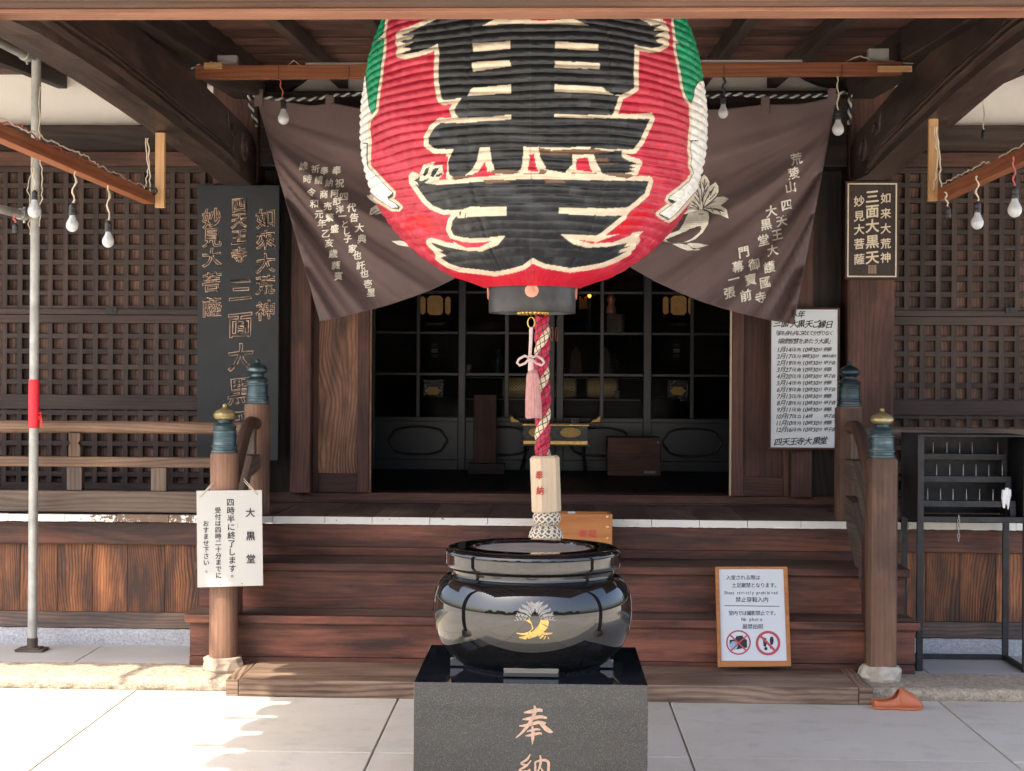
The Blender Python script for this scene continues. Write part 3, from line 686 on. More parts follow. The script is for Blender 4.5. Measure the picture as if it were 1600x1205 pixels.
def stroke(b, pts, place, lift=0):
    """brush stroke: (px, py, width px) knots, smoothed, tapered outline"""
    P = [Vector((p[0], p[1])) for p in pts]; Wd = [p[2] for p in pts]; n = 5*(len(P)-1)+1; C = []
    def cr(a, b_, c, d, t): return .5*((2*b_)+(c-a)*t+(2*a-5*b_+4*c-d)*t*t+(3*b_-a-3*c+d)*t**3)
    for i in range(len(P)-1):
        a, b_, c, d = P[max(i-1, 0)], P[i], P[i+1], P[min(i+2, len(P)-1)]
        for k in range(6 if i == len(P)-2 else 5): t = k/5; C.append((cr(a, b_, c, d, t), lerp(Wd[i], Wd[i+1], t)))
    L, Rr = [], []
    for i, (p, w) in enumerate(C):
        t = (C[min(i+1, len(C)-1)][0]-C[max(i-1, 0)][0]); t = t.normalized() if t.length else Vector((1, 0)); nrm = Vector((-t.y, t.x))
        L.append(p+nrm*w/2); Rr.append(p-nrm*w/2)
    base = len(b.v)
    for l, r_ in zip(L, Rr): b.v.append(tuple(place(l.x, l.y, lift))); b.v.append(tuple(place(r_.x, r_.y, lift)))
    for i in range(len(L)-1): b.face([base+2*i, base+2*i+1, base+2*i+3, base+2*i+2], [(0, 0)]*4, .5)
def fillpoly(b, pts, place, lift=0):
    """filled outline (photo px) laid on a surface, triangulated so it follows curves"""
    from mathutils.geometry import tessellate_polygon
    base = len(b.v); b.v += [tuple(place(p[0], p[1], lift)) for p in pts]
    for t in tessellate_polygon([[Vector((p[0], p[1], 0)) for p in pts]]): b.face([base+i for i in t], [(0, 0)]*3, .5)
# ================================================================== signs
# tall charcoal nameplate
Yn = 9.90
p0, p1 = at(307, 719, Yn), at(437, 289, Yn)
np_ = thing('nameplate', 'tall charcoal nameplate with tan outlined calligraphy hung beside the left lattice', 'nameplate', ((p0.x+p1.x)/2, Yn, p0.z))
b = MB(); b.box(p0.x, p1.x, Yn, Yn+.035, p0.z, p1.z, g=2); bd = b.build('board', M['charcoal'], np_, bevel=.004)
b = MB(); pl = wall(Yn-.001)
kw = dict(outline=.021, rise=.10, off=.012, jit=.02)
for ch, y in zip('四天王寺', (320, 344, 370, 398)): put(b, ch, 373.5, y, 25, pl, **{**kw, 'outline': .026})
for ch, y, s in zip('三面大黒天', (452, 507, 558, 610, 660), (40, 42, 44, 44, 42)): put(b, ch, 376, y, s, pl, sx=.95, **{**kw, 'outline': .017})
for ch, y in zip('妙見大菩薩', (341, 371, 402, 441, 480)): put(b, ch, 331, y, 31, pl, **{**kw, 'outline': .021})
for ch, y in zip('如來大荒神', (341, 375, 411, 445, 485)): put(b, ch, 415, y, 31, pl, **{**kw, 'outline': .021})
b.build('lettering', M['tan'], bd)
# small framed nameplate
Yn = 9.90; p0, p1 = at(1320, 436, Yn), at(1405, 283, Yn)
np2 = thing('nameplate', 'small dark brown nameplate with gold calligraphy and thin gold border, on the right pillar', 'nameplate', ((p0.x+p1.x)/2, Yn, p0.z))
b = MB(); b.box(p0.x, p1.x, Yn, Yn+.045, p0.z, p1.z, g=2); bd = b.build('board', M['signwood'], np2, bevel=.003)
b = MB(); t = .008; q0, q1 = at(1323.5, 433, Yn), at(1401.5, 286.5, Yn)
for x0, x1, z0, z1 in ((q0.x, q1.x, q0.z, q0.z+t), (q0.x, q1.x, q1.z-t, q1.z), (q0.x, q0.x+t, q0.z+t, q1.z-t), (q1.x-t, q1.x, q0.z+t, q1.z-t)): b.box(x0, x1, Yn-.004, Yn+.001, z0, z1)
b.build('border', M['cream'], bd)
b = MB(); pl = wall(Yn-.0005); kw = dict(off=.030, rise=.10, jit=.012)
for ch, y in zip('三面大黒天', (307, 330, 353, 377.5, 402)): put(b, ch, 1363, y, 22, pl, **{**kw, 'off': .04})
for ch, y in zip('妙見大菩薩', (314.5, 337.5, 358.5, 381, 405)): put(b, ch, 1342.5, y, 17.5, pl, **kw)
for ch, y in zip('如来大荒神', (309.5, 333.5, 357, 380.5, 402.5)): put(b, ch, 1384, y, 17, pl, **kw)
b.build('lettering', M['cream'], bd)
b = MB(); 
for i in range(4):
    for j in range(3): put(b, '印', 1358.5+j*4.5, 416+i*3.4, 4, pl)
b.build('seal_mark', M['sealgold'] if 'sealgold' in M else M['tan'], bd)
# schedule board
Yn = 9.94; p0, p1 = at(1201, 702, Yn), at(1312, 481, Yn)
sb = thing('schedule_board', 'white schedule board with handwritten festival dates in a thin brown frame', 'notice board', ((p0.x+p1.x)/2, Yn, p0.z))
b = MB(); b.box(p0.x+.006, p1.x-.006, Yn, Yn+.02, p0.z+.006, p1.z-.006, g=2); bd = b.build('panel', M['paper'], sb)
b = MB(); t = .012
for x0, x1, z0, z1 in ((p0.x, p1.x, p0.z, p0.z+t), (p0.x, p1.x, p1.z-t, p1.z), (p0.x, p0.x+t, p0.z+t, p1.z-t), (p1.x-t, p1.x, p0.z+t, p1.z-t)): b.box(x0, x1, Yn-.008, Yn+.022, z0, z1)
b.build('frame', M['red'], sb, bevel=.004)
b = MB(); pl = wall(Yn-.0005); hw = dict(shear=.22, rise=.14, jit=.03, off=.010)
put(b, '八', 1241, 490, 12, pl, **hw); put(b, '年', 1252.5, 491, 12, pl, **hw)
for i, (ch, x) in enumerate(zip('三面大黒天ご縁日', (1215, 1227, 1241, 1252, 1264, 1275, 1285, 1296))): put(b, ch, x, 507+i*.3-2, 12.5, pl, **{**hw, 'off': .03})
for i, (ch, x) in enumerate(zip('「家も身も共に栄えてかぎりなく', np.linspace(1212, 1299, 15))): put(b, ch, x, 520.5, 8, pl, **hw)
for i, (ch, x) in enumerate(zip('福徳智慧をあたう大黒」', np.linspace(1220, 1299, 11))): put(b, ch, x, 533, 9, pl, **hw)
rows = ['1月14日(水)10時30分例祭', '2月17日(火)9時30分臨時大黒天', '2月19日(木)10時30分甲子会', '3月27日(金)10時30分例祭', '4月20日(月)10時30分甲子会', '5月14日(木)10時30分例祭', '6月19日(金)10時30分甲子会', '7月13日(月)10時30分例祭', '8月18日(火)10時30分甲子会', '9月11日(金)10時30分例祭', '10月17日(土)14時   甲子会', '11月10日(火)10時30分例祭', '12月16日(水)10時30分甲子会']
for i, tx in enumerate(rows):
    y = 546+i*(671-546)/12; x = 1214 if i < 10 else 1212
    m = tx.index('日'); k = tx.index(')')+1; k2 = tx.find('分')+1 or tx.index('時')+1
    x = rowtext(b, tx[:m], x, y, 9.6, pl, adv=.9 if i < 10 else .82, **{**hw, 'off': .02}); x = rowtext(b, tx[m:k], x, y, 6.4, pl, adv=.78, **hw)
    x = rowtext(b, tx[k:k+2] if tx[k+1].isdigit() else tx[k:k+1], x+1, y, 9.5, pl, adv=.9, **hw)
    rest = tx[k+2:k2] if tx[k+1].isdigit() else tx[k+1:k2]
    x = rowtext(b, rest[:1], x, y, 7, pl, **hw); x = rowtext(b, rest[1:-1], x, y, 9, pl, adv=.9, **hw) if len(rest) > 1 else x
    if len(rest) > 1: x = rowtext(b, rest[-1:], x, y, 6, pl, **hw)
    tail = tx[k2:].strip(); rowtext(b, tail, max(x+2, 1287 if len(tail) < 4 else 1285), y, 7 if len(tail) < 4 else 5, pl, adv=.85, **hw)
for ch, x in zip('四天王寺大黒堂', (1216, 1228, 1240, 1251, 1263, 1276, 1287)): put(b, ch, x, 690.5-(x-1216)*.03, 12.5, pl, **{**hw, 'off': .03})
b.build('lettering', M['ink'], bd)
# white notice hanging on the front newel
Yn = 8.268; c = [at(307, 767, Yn), at(409, 766, Yn), at(411, 915, Yn), at(308.5, 918, Yn)]
hn = thing('hanging_notice', 'white enamel notice with black vertical writing hung on the front wooden post', 'notice', (c[2].x-.17, Yn, c[2].z))
b = MB(); b.prism([(p.x, p.z) for p in c][::-1], Yn, Yn+.004, 'y'); bd = b.build('plate', M['white'], hn)
b = MB(); pl = wall(Yn-.0005)
for ch, x, y in zip('大黒堂', (391, 391.5, 392), (801, 837.5, 873.5)): put(b, ch, x, y, 15, pl, off=.035)
column(b, '四時半に終了します', 360, 785, 12.9, 12.6, pl, dx=.38, off=.022); put(b, '。', 366.5, 897, 12, pl, off=.01)
column(b, '受付は四時二十分までに', 340.3, 797.5, 10.15, 10, pl, dx=.12, off=.02)
column(b, 'おすませ下さい', 321.5, 818, 10.2, 10, pl, dx=.12, off=.02); put(b, '。', 325.5, 890.5, 10, pl)
b.beam(at(371, 825, Yn-.0008), at(371.8, 818, Yn-.0008), .0015, .0006)
b.build('lettering', M['ink'], bd)
b = MB()
for px_, py_ in ((313, 775), (402, 772), (345, 914), (378, 912)): b.tube([at(px_, py_, Yn-.002), at(px_, py_, Yn+.001)], .003, 8)
b.build('rivet', M['ink'], bd)
b = MB()
for (xa, ya), (xb, yb) in (((313, 775), (337.5, 749)), ((315, 775), (338, 752)), ((402, 772), (381, 748)), ((400, 772), (381, 752))):
    b.tube([at(xa, ya, Yn-.003), at(lerp(xa, xb, .6), lerp(ya, yb, .6), Yn), at(xb, yb, 8.34)], .0018, 6)
b.build('string', M['cord'], hn)
# framed notice leaning on the first tread
P0 = at(1121.5, 1043, 8.385); P1 = at(1236, 1041.5, 8.385); lean = Vector((0, .375, 1)).normalized()
N_ = Vector((0, -1, .375)).normalized()
fpl = lambda px, py, l=0: onplane(px, py, P0+N_*(l+.0012), N_)
fn = thing('framed_notice', 'framed no-photo and no-shoes notice leaning against the stairs, with two red prohibition rings', 'notice', (1.17, 8.40, .09))
Q = [(1117.5, 886), (1230, 886), (1236, 1041.5), (1121.5, 1043)]; I = [(1123, 889.5), (1224, 889.5), (1229.5, 1033), (1127, 1033)]
def slab(b, quad, l0, l1):
    base = len(b.v)
    for l in (l0, l1): b.v += [tuple(onplane(p[0], p[1], P0, N_)+N_*l) for p in quad]
    for q in ((0, 1, 2, 3), (7, 6, 5, 4), (0, 4, 5, 1), (1, 5, 6, 2), (2, 6, 7, 3), (3, 7, 4, 0)): b.face([base+i for i in q], [(b.v[base+i][0], b.v[base+i][2]) for i in q], .5)
b = MB(); slab(b, Q, -.014, -.002); b.build('backing', M['boxwood'], fn)
b = MB(); slab(b, I, -.0018, .0005); pp = b.build('paper', M['paper'], fn)
b = MB()
for i in range(4):
    j = (i+1) % 4; slab(b, [Q[i], Q[j], I[j], I[i]], -.0019, .009)
b.build('frame', M['boxwood'], fn, bevel=.002)
b = MB()
def frow(tx, x0, x1, y, s, **k):
    for ch, x in zip(tx, np.linspace(x0, x1, len(tx))):
        if ch != ' ': put(b, ch, x, y, s, fpl, **k)
frow('入堂される際は', 1138, 1184, 902.5, 8, off=.006); frow('土足厳禁となります。', 1147, 1214, 914.5, 8, off=.006)
frow('Shoes strictly prohibited', 1134.5, 1215, 926, 7.2, sx=.85, off=.006); frow('禁止穿鞋入内', 1153.5, 1196.5, 937, 8.8, off=.006)
frow('堂内では撮影禁止です。', 1142, 1213, 958, 7.8, off=.006); frow('No photo', 1161.5, 1190.5, 967.5, 7.6, sx=.85, off=.006); frow('厳禁拍照', 1164, 1188.5, 979, 8.4, off=.006)
stroke(b, [(1132, 946.5, 1), (1175, 947, 1), (1218, 947.5, 1)], fpl)
def ell(cx, cy, rx, ry, n=20): return [(cx+rx*math.cos(a), cy+ry*math.sin(a)) for a in np.linspace(0, 2*math.pi, n, endpoint=False)]
# camera and shoe prints, black
fillpoly(b, [(1140, 1000), (1148, 999), (1151, 994), (1160, 993), (1163, 998), (1167, 999.5), (1167.5, 1012), (1156, 1014), (1143, 1016), (1140, 1010)], fpl)
fillpoly(b, [(1192, 1000), (1194.5, 996), (1197.5, 998), (1198, 1006), (1196.5, 1011), (1193, 1010)], fpl); fillpoly(b, ell(1196.7, 1013.6, 2.6, 2.6), fpl)
fillpoly(b, [(1202.5, 1000), (1204, 995), (1207.5, 995), (1209, 1000), (1208, 1007), (1204, 1008)], fpl); fillpoly(b, ell(1205, 1011.5, 2.4, 2.4), fpl)
b.build('lettering', M['ink'], pp)
b = MB(); fillpoly(b, ell(1146.5, 1009, 6.2, 7), fpl, .0006); b.build('lens_picture', M['lensblue'] if 'lensblue' in M else plain('pale_blue_ink', (.30, .48, .62), .4, var=.4, scale=120), pp)
b = MB()
def ring(cx, cy, ro, ri, l=.001):
    n = 40; base = len(b.v)
    for k in range(n):
        a = 2*math.pi*k/n
        for r_ in (ro, ri): b.v.append(tuple(fpl(cx+r_*math.cos(a), cy+r_*math.sin(a), l)))
    for k in range(n): q = (k+1) % n; b.face([base+2*k, base+2*q, base+2*q+1, base+2*k+1], [(0, 0)]*4, .5)
ring(1153.8, 1004, 19.3, 17); ring(1200, 1005, 19.3, 15.2)
stroke(b, [(1140.5, 992, 2.4), (1154, 1005, 2.4), (1166, 1017, 2.4)], fpl, .0014); stroke(b, [(1167.5, 993, 2.2), (1154, 1005, 2.2), (1142, 1017, 2.2)], fpl, .0018)
stroke(b, [(1188.5, 994, 3.6), (1200, 1005.5, 3.6), (1211, 1017, 3.6)], fpl, .0014)
b.build('prohibition_mark', plain('red_sign_ink', (.50, .06, .08), .4, var=.1), pp)
# ================================================================== giant lantern
LC = (0.0, 6.7)
prof_px = [(455, 62), (450, 72), (444, 90), (432, 126), (418, 150), (402, 174), (380, 199), (352, 224), (325, 241), (300, 253.5), (275, 261), (250, 266.5), (225, 269), (198, 269.5), (170, 268.5), (148, 265.5), (125, 262), (100, 257.5), (75, 251), (50, 242), (27, 231), (0, 214), (-25, 188), (-45, 150), (-52, 120)]
LP = [(1.6+(593.6-y)*6.7/F, r*6.7/F) for y, r in prof_px]
zz = np.array([p[0] for p in LP]); rr = np.array([p[1] for p in LP])
nrow = 460; zrow = np.linspace(zz[0]+.012, zz[-1], nrow)
ts = np.linspace(0, 1, len(zz))
# smooth the silhouette a little
rs = np.interp(zrow, zz, rr); ker = np.hanning(15); ker /= ker.sum(); rs = np.convolve(np.pad(rs, 7, 'edge'), ker, 'valid')
PITCH = .0318
A1 = np.linspace(-math.pi, 0, 641); A2 = np.linspace(0, math.pi, 61)[1:-1]; ang = np.concatenate([A1, A2]); na = len(ang)
lan = thing('paper_lantern', 'giant red paper lantern with black brush character, torn across the middle', 'lantern', (LC[0], LC[1], 1.95))
ZZ, AA = np.meshgrid(zrow, ang, indexing='ij'); RS = np.repeat(rs[:, None], na, 1)
rng = np.random.RandomState(5)
# hoops wander a little round the lantern, as hand-wound ones do
wob = .005*np.sin(AA*2+1)+.004*np.sin(AA*5+ZZ*6)+.0025*np.sin(AA*11+ZZ*17)
ph = (ZZ+wob-zrow[0])/PITCH; s_ = np.abs(np.sin(np.pi*ph))
ph8 = (AA+.35)/(2*math.pi/8); rib8 = np.exp(-((ph8-np.round(ph8))*60)**2)
crease = .0016*np.sin(AA*37+np.floor(ph)*2.3)*s_ + .0012*np.sin(AA*83+np.floor(ph)*5.1+ZZ*40)*s_
amp = .0072*np.clip(RS/.5, .35, 1)
RR = RS - amp + amp*1.25*s_**.75 + crease - .006*rib8
LX = LC[0]+RR*np.cos(AA); LY = LC[1]+RR*np.sin(AA)
PXg, PYg = proj_np(np.stack([LX, LY, ZZ], -1).reshape(-1, 3)); PXg = PXg.reshape(nrow, na); PYg = PYg.reshape(nrow, na)
front = (AA <= 0)
def inside(poly):
    p = np.array(poly, float); res = np.zeros(PXg.shape, bool); x0, y0 = p[:, 0].min()-1, p[:, 1].min()-1; x1, y1 = p[:, 0].max()+1, p[:, 1].max()+1
    sel = (PXg >= x0) & (PXg <= x1) & (PYg >= y0) & (PYg <= y1) & front
    xs, ys = PXg[sel], PYg[sel]; ins = np.zeros(xs.shape, bool); n = len(p); j = n-1
    for i in range(n):
        xi, yi = p[i]; xj, yj = p[j]; c = ((yi > ys) != (yj > ys)); d = (xj-xi)*(ys-yi)/((yj-yi) or 1e-9)+xi; ins ^= c & (xs < d); j = i
    res[sel] = ins; return res
def dist(polys, maxd=14):
    D = np.full(PXg.shape, 99.)
    for p in polys:
        p = np.array(p, float); sel = (PXg >= p[:, 0].min()-maxd) & (PXg <= p[:, 0].max()+maxd) & (PYg >= p[:, 1].min()-maxd) & (PYg <= p[:, 1].max()+maxd) & front
        xs, ys = PXg[sel], PYg[sel]; d = np.full(xs.shape, 99.)
        for i in range(len(p)):
            a, c = p[i], p[(i+1) % len(p)]; v = c-a; L = (v**2).sum() or 1e-9
            t = np.clip(((xs-a[0])*v[0]+(ys-a[1])*v[1])/L, 0, 1); d = np.minimum(d, np.hypot(xs-a[0]-t*v[0], ys-a[1]-t*v[1]))
        D[sel] = np.minimum(D[sel], d)
    return D
def sub(sc, ox, oy, pts): return [(ox+x/sc, oy+y/sc) for x, y in pts]
A_ = lambda pts: sub(5.02, 540, 0, pts); B_ = lambda pts: sub(5.02, 820, 0, pts); C_ = lambda pts: sub(4.633, 560, 220, pts); D_ = lambda pts: sub(4.633, 820, 220, pts)
# black brush character: upper body, cross stroke, dots, lower strokes
k1 = A_([(745, -60), (740, 140), (640, 185), (540, 235), (430, 278), (470, 285), (525, 275), (540, 283), (515, 305), (450, 318), (425, 330), (470, 342), (530, 332), (500, 352), (440, 372), (500, 380), (518, 378), (505, 395), (430, 420), (470, 428), (560, 410), (650, 380), (722, 345), (735, 420), (728, 560), (730, 640), (742, 720), (752, 770), (768, 788), (850, 778), (910, 770), (868, 830), (852, 862), (862, 895), (890, 925), (1300, 918)]) \
   + B_([(235, 922), (690, 902), (740, 757), (690, 745), (760, 742), (820, 715), (858, 690), (855, 590), (858, 470), (862, 380), (860, 352), (930, 370), (1000, 378), (1050, 370), (1095, 345), (1050, 335), (1025, 318), (1060, 300), (1100, 290), (1010, 290), (1040, 268), (1090, 252), (1095, 240), (1010, 240), (1030, 215), (1075, 200), (1060, 192), (990, 200), (960, 178), (870, 135), (865, -60)])
k2 = A_([(745, 962), (690, 1010), (650, 1080), (650, 1130), (700, 1168), (840, 1180)]) + B_([(110, 1160), (360, 1158), (520, 1165), (760, 1172), (850, 1172), (900, 1110), (960, 980), (982, 934), (600, 928), (240, 922)]) + A_([(1300, 938), (900, 962)])
k2 = A_([(745, 962), (690, 1010), (650, 1080), (650, 1130), (700, 1168), (850, 1172), (1050, 1165), (1390, 1160)]) + B_([(0, 1158), (110, 1160), (360, 1158), (520, 1165), (760, 1172), (850, 1172), (900, 1110), (960, 980), (982, 934), (600, 928), (240, 922)]) + A_([(1300, 938), (900, 962)])
stem = [(799, 170), (867, 170), (867, 195), (799, 195)]
d1 = C_([(690, 60), (650, 150), (655, 240), (690, 270), (760, 262), (830, 200), (875, 110), (880, 52), (800, 55)])
d2 = C_([(950, 52), (1195, 45), (1190, 150), (1175, 215), (1080, 220), (985, 208), (965, 150)])
d3 = D_([(110, 95), (345, 95), (375, 130), (330, 190), (295, 235), (140, 205), (112, 150)])
d4 = D_([(490, 80), (700, 70), (705, 120), (760, 150), (815, 165), (760, 180), (800, 195), (755, 205), (790, 220), (690, 245), (560, 235), (520, 160)])
k3 = C_([(398, 262), (402, 300), (440, 355), (490, 425), (540, 470), (620, 502), (800, 500), (805, 480), (1070, 478), (1072, 540), (800, 552), (760, 560), (708, 545), (682, 580), (668, 640), (690, 685), (760, 702), (840, 708), (950, 700), (1065, 685), (1000, 755), (900, 800), (800, 800), (700, 782), (620, 765), (560, 745), (525, 738), (560, 770), (620, 800), (580, 800), (640, 835), (590, 845), (660, 890), (740, 918), (850, 930), (985, 948), (1100, 928), (1190, 902), (1262, 848)]) \
   + D_([(95, 870), (150, 892), (330, 922), (450, 905), (560, 885), (660, 845), (740, 800), (680, 812), (690, 790), (770, 762), (720, 768), (740, 742), (800, 720), (760, 722), (700, 745), (600, 765), (450, 772), (350, 745), (290, 705), (265, 678), (400, 682), (510, 690), (545, 672), (620, 612), (705, 545), (600, 540), (250, 525), (248, 485), (600, 490), (740, 485), (800, 440), (868, 380), (885, 330), (895, 292), (700, 290), (400, 285), (50, 275)]) + C_([(1258, 275), (960, 290), (700, 312), (560, 318), (470, 305)])
black = [k1, k2, stem, d1, d2, d3, d4, k3]
creams = [A_([(995, 345), (1290, 322), (1295, 385), (1000, 408)]), A_([(990, 492), (1060, 482), (1285, 470), (1300, 520), (1000, 562)]), A_([(955, 752), (985, 695), (1010, 690), (1298, 662), (1300, 732)]),
          A_([(745, 965), (745, 945), (900, 940), (1298, 900), (1298, 935), (900, 965)]), B_([(238, 325), (578, 345), (576, 402), (236, 378)]), B_([(236, 480), (588, 495), (588, 542), (236, 530)]), B_([(232, 662), (605, 680), (640, 715), (700, 745), (560, 735), (232, 718)]), B_([(234, 897), (690, 905), (1000, 885), (1015, 930), (690, 930), (234, 918)]),
          C_([(880, 48), (950, 45), (965, 150), (980, 210), (930, 225), (830, 235), (850, 180)]), C_([(1195, 45), (1310, 45), (1300, 90), (1340, 190), (1390, 235), (1180, 235), (1190, 130)]), D_([(0, 45), (105, 45), (100, 100), (150, 190), (145, 225), (0, 230)]), D_([(345, 100), (485, 100), (520, 160), (545, 215), (500, 235), (290, 230), (345, 170)]), D_([(335, 45), (475, 45), (475, 62), (335, 60)]),
          C_([(600, 290), (800, 272), (1258, 245), (1390, 245), (1390, 268), (1258, 272), (800, 300), (560, 312)]), D_([(0, 245), (300, 238), (560, 240), (700, 272), (925, 262), (905, 288), (640, 285), (300, 262), (0, 265)]),
          C_([(690, 520), (805, 480), (1070, 478), (1075, 535), (800, 552), (720, 560)]), D_([(247, 485), (600, 490), (790, 480), (740, 540), (600, 545), (247, 528)]),
          C_([(680, 690), (760, 705), (840, 712), (950, 702), (1068, 685), (1010, 755), (900, 798), (800, 798), (700, 782)]), D_([(263, 680), (400, 684), (560, 690), (860, 655), (790, 730), (600, 768), (450, 775), (350, 748)]),
          A_([(1070, 205), (1195, 135), (1270, 60), (1506, 60), (1506, 190), (1300, 185)]), B_([(0, 60), (300, 60), (350, 132), (500, 200), (300, 190), (0, 190)]), B_([(860, 130), (1075, 128), (1085, 165), (1030, 168), (960, 165)]),
          C_([(370, 255), (395, 240), (420, 290), (440, 330), (400, 300)]), C_([(440, 250), (470, 175), (560, 150), (540, 180), (610, 175), (620, 230), (580, 280), (480, 290)])]
blackover = [C_([(468, 245), (490, 200), (518, 188), (500, 235), (480, 258)]), C_([(520, 260), (540, 205), (590, 190), (560, 240), (545, 262)]), C_([(560, 245), (612, 232), (600, 255), (560, 262)]), C_([(400, 290), (450, 255), (440, 295), (520, 270), (470, 315)]), C_([(730, 520), (745, 505), (735, 560)]), C_([(765, 560), (785, 505), (775, 560)])]
reds = [A_([(1285, 60), (1506, 60), (1506, 150), (1440, 150), (1270, 155)]), B_([(0, 60), (240, 60), (285, 155), (120, 165), (0, 150)]), A_([(735, 845), (805, 842), (800, 880), (840, 925), (745, 915), (728, 930)]), C_([(860, 235), (915, 152), (930, 200), (928, 248)]), C_([(1225, 220), (1245, 100), (1270, 95), (1290, 200), (1308, 222)]), D_([(0, 215), (25, 105), (60, 95), (80, 190), (105, 222)][1:]), D_([(370, 210), (375, 130), (455, 120), (470, 185), (490, 228)]), C_([(605, 170), (625, 110), (650, 115), (635, 265), (620, 265)]),
        C_([(660, 705), (760, 735), (840, 738), (965, 728), (880, 768), (780, 775), (720, 750)]), D_([(370, 715), (520, 735), (640, 690), (800, 640), (760, 690), (640, 735), (480, 745)])]
torn = [D_([(105, 80), (300, 62), (500, 60), (660, 78), (500, 98), (300, 102), (110, 98)]), C_([(660, 265), (760, 255), (840, 240), (820, 265), (700, 285)]), C_([(960, 215), (1060, 205), (1180, 225), (1120, 242), (960, 240)]), D_([(110, 205), (165, 215), (140, 245), (100, 240)]), D_([(560, 235), (700, 232), (800, 250), (740, 275), (600, 250)]), D_([(145, 285), (270, 285), (300, 305), (150, 308)]), D_([(500, 130), (600, 125), (610, 155), (520, 150)]), C_([(900, 285), (1050, 280), (1100, 300), (920, 312)]), D_([(520, 165), (680, 160), (640, 172), (530, 175)]), C_([(1300, 55), (1390, 60), (1390, 92), (1310, 80)])]
gold_l = [(560, 20)]  # placeholder, not painted
green = [A_([(60, 60), (316, 60), (312, 150), (296, 262), (246, 330), (262, 300), (296, 296), (300, 320), (295, 420), (280, 500), (270, 600), (255, 700), (243, 790), (236, 862), (210, 900), (182, 850), (165, 700), (152, 580), (40, 560)]),
         B_([(1165, 60), (1540, 60), (1540, 620), (1370, 640), (1335, 690), (1325, 760), (1305, 815), (1268, 770), (1240, 680), (1222, 560), (1205, 470), (1190, 400), (1182, 345), (1215, 340), (1245, 375), (1185, 310), (1170, 180)])]
white = [A_([(40, 560), (152, 575), (165, 700), (182, 850), (200, 905), (178, 950), (172, 1020), (182, 1100), (178, 1205), (176, 1300), (0, 1300), (0, 560)]), C_([(0, 20), (65, 20), (62, 120), (68, 180), (85, 205), (120, 240), (185, 310), (250, 375), (248, 398), (215, 405), (222, 425), (265, 450), (300, 478), (288, 492), (240, 488), (185, 455), (130, 420), (60, 350), (-20, 200)]),
         B_([(1372, 640), (1338, 690), (1326, 740), (1310, 820), (1308, 900), (1316, 960), (1305, 1040), (1300, 1110), (1306, 1205), (1306, 1300), (1600, 1300), (1600, 640)]), D_([(1205, 0), (1195, 60), (1208, 120), (1200, 180), (1222, 232), (1190, 290), (1120, 350), (1045, 405), (1035, 430), (1090, 440), (1020, 490), (968, 530), (985, 545), (1042, 575), (1090, 540), (1300, 300), (1300, 0)])]
PR = np.array([.45, .017, .045]); PB = np.array([.016, .019, .022]); PC = np.array([.70, .60, .46]); PG = np.array([.0, .30, .13]); PW = np.array([.80, .80, .77]); PT = np.array([.15, .085, .055])
colr = np.zeros((nrow, na, 3)); colr[:] = PR
jag = 1.2*np.sin(AA*140)+1.0*np.sin(ph*2*math.pi)
bd_ = dist(black, 16); inb = np.zeros(PXg.shape, bool)
for p in black: inb |= inside(p)
patch = .5+.5*np.sin(np.floor(ph)*12.9898+np.floor(AA*3.5+np.floor(ph)*.37)*78.233)   # each pasted strip took the paint differently
blot = np.clip(np.sin(AA*9+ZZ*13)*np.sin(AA*4-ZZ*21+2), 0, 1)
colr *= (1+.40*np.clip(patch-.45, 0, 1)*(np.abs(AA+1.57) > .35))[..., None]
colr[..., 1:] += (.015*patch)[..., None]
for cx, cy, r_ in ((655, 345, 22), (672, 358, 12), (637, 357, 10), (1013, 324, 9), (1002, 335, 14), (986, 349, 17), (975, 360, 16)):
    d = ((PXg-cx)/r_)**2+((PYg-cy)/(r_*.42))**2; colr[(d < 1) & front] = (.56, .006, .02)
low = np.clip((PYg-405)/30, 0, 1)*(PXg > 700)*(PXg < 960); colr = colr*(1-low[..., None])+np.array([.62, .010, .035])*low[..., None]
for p in green+white:
    pass
gw = np.zeros(PXg.shape, bool)
for p in green+white: gw |= inside(p)
gd = dist(green+white, 12)
colr[(gd < 4.4) & ~gw & front] = PC
gin = np.zeros(PXg.shape, bool)
for p in green: gin |= inside(p)
win = np.zeros(PXg.shape, bool)
for p in white: win |= inside(p)
colr[gin] = PG*(1+.0*0); colr[win] = PW
colr[gin] *= (.85+.3*blot[gin])[..., None]
for p in green: colr[(dist([p], 4) < 1.1) & gin] = PB
colr[(dist(white[1:2]+white[3:4], 5) < 1.0) & (win) & (np.abs(PXg-829) < 262)] = PB
for p in (C_([(205, 410), (240, 385), (255, 372), (250, 405), (225, 420)]), C_([(270, 462), (305, 480), (290, 498), (235, 490), (285, 480)]), D_([(1032, 425), (1050, 418), (1095, 440), (1060, 455)]), D_([(968, 530), (985, 530), (1048, 565), (1042, 578)])): colr[inside(p)] = PB
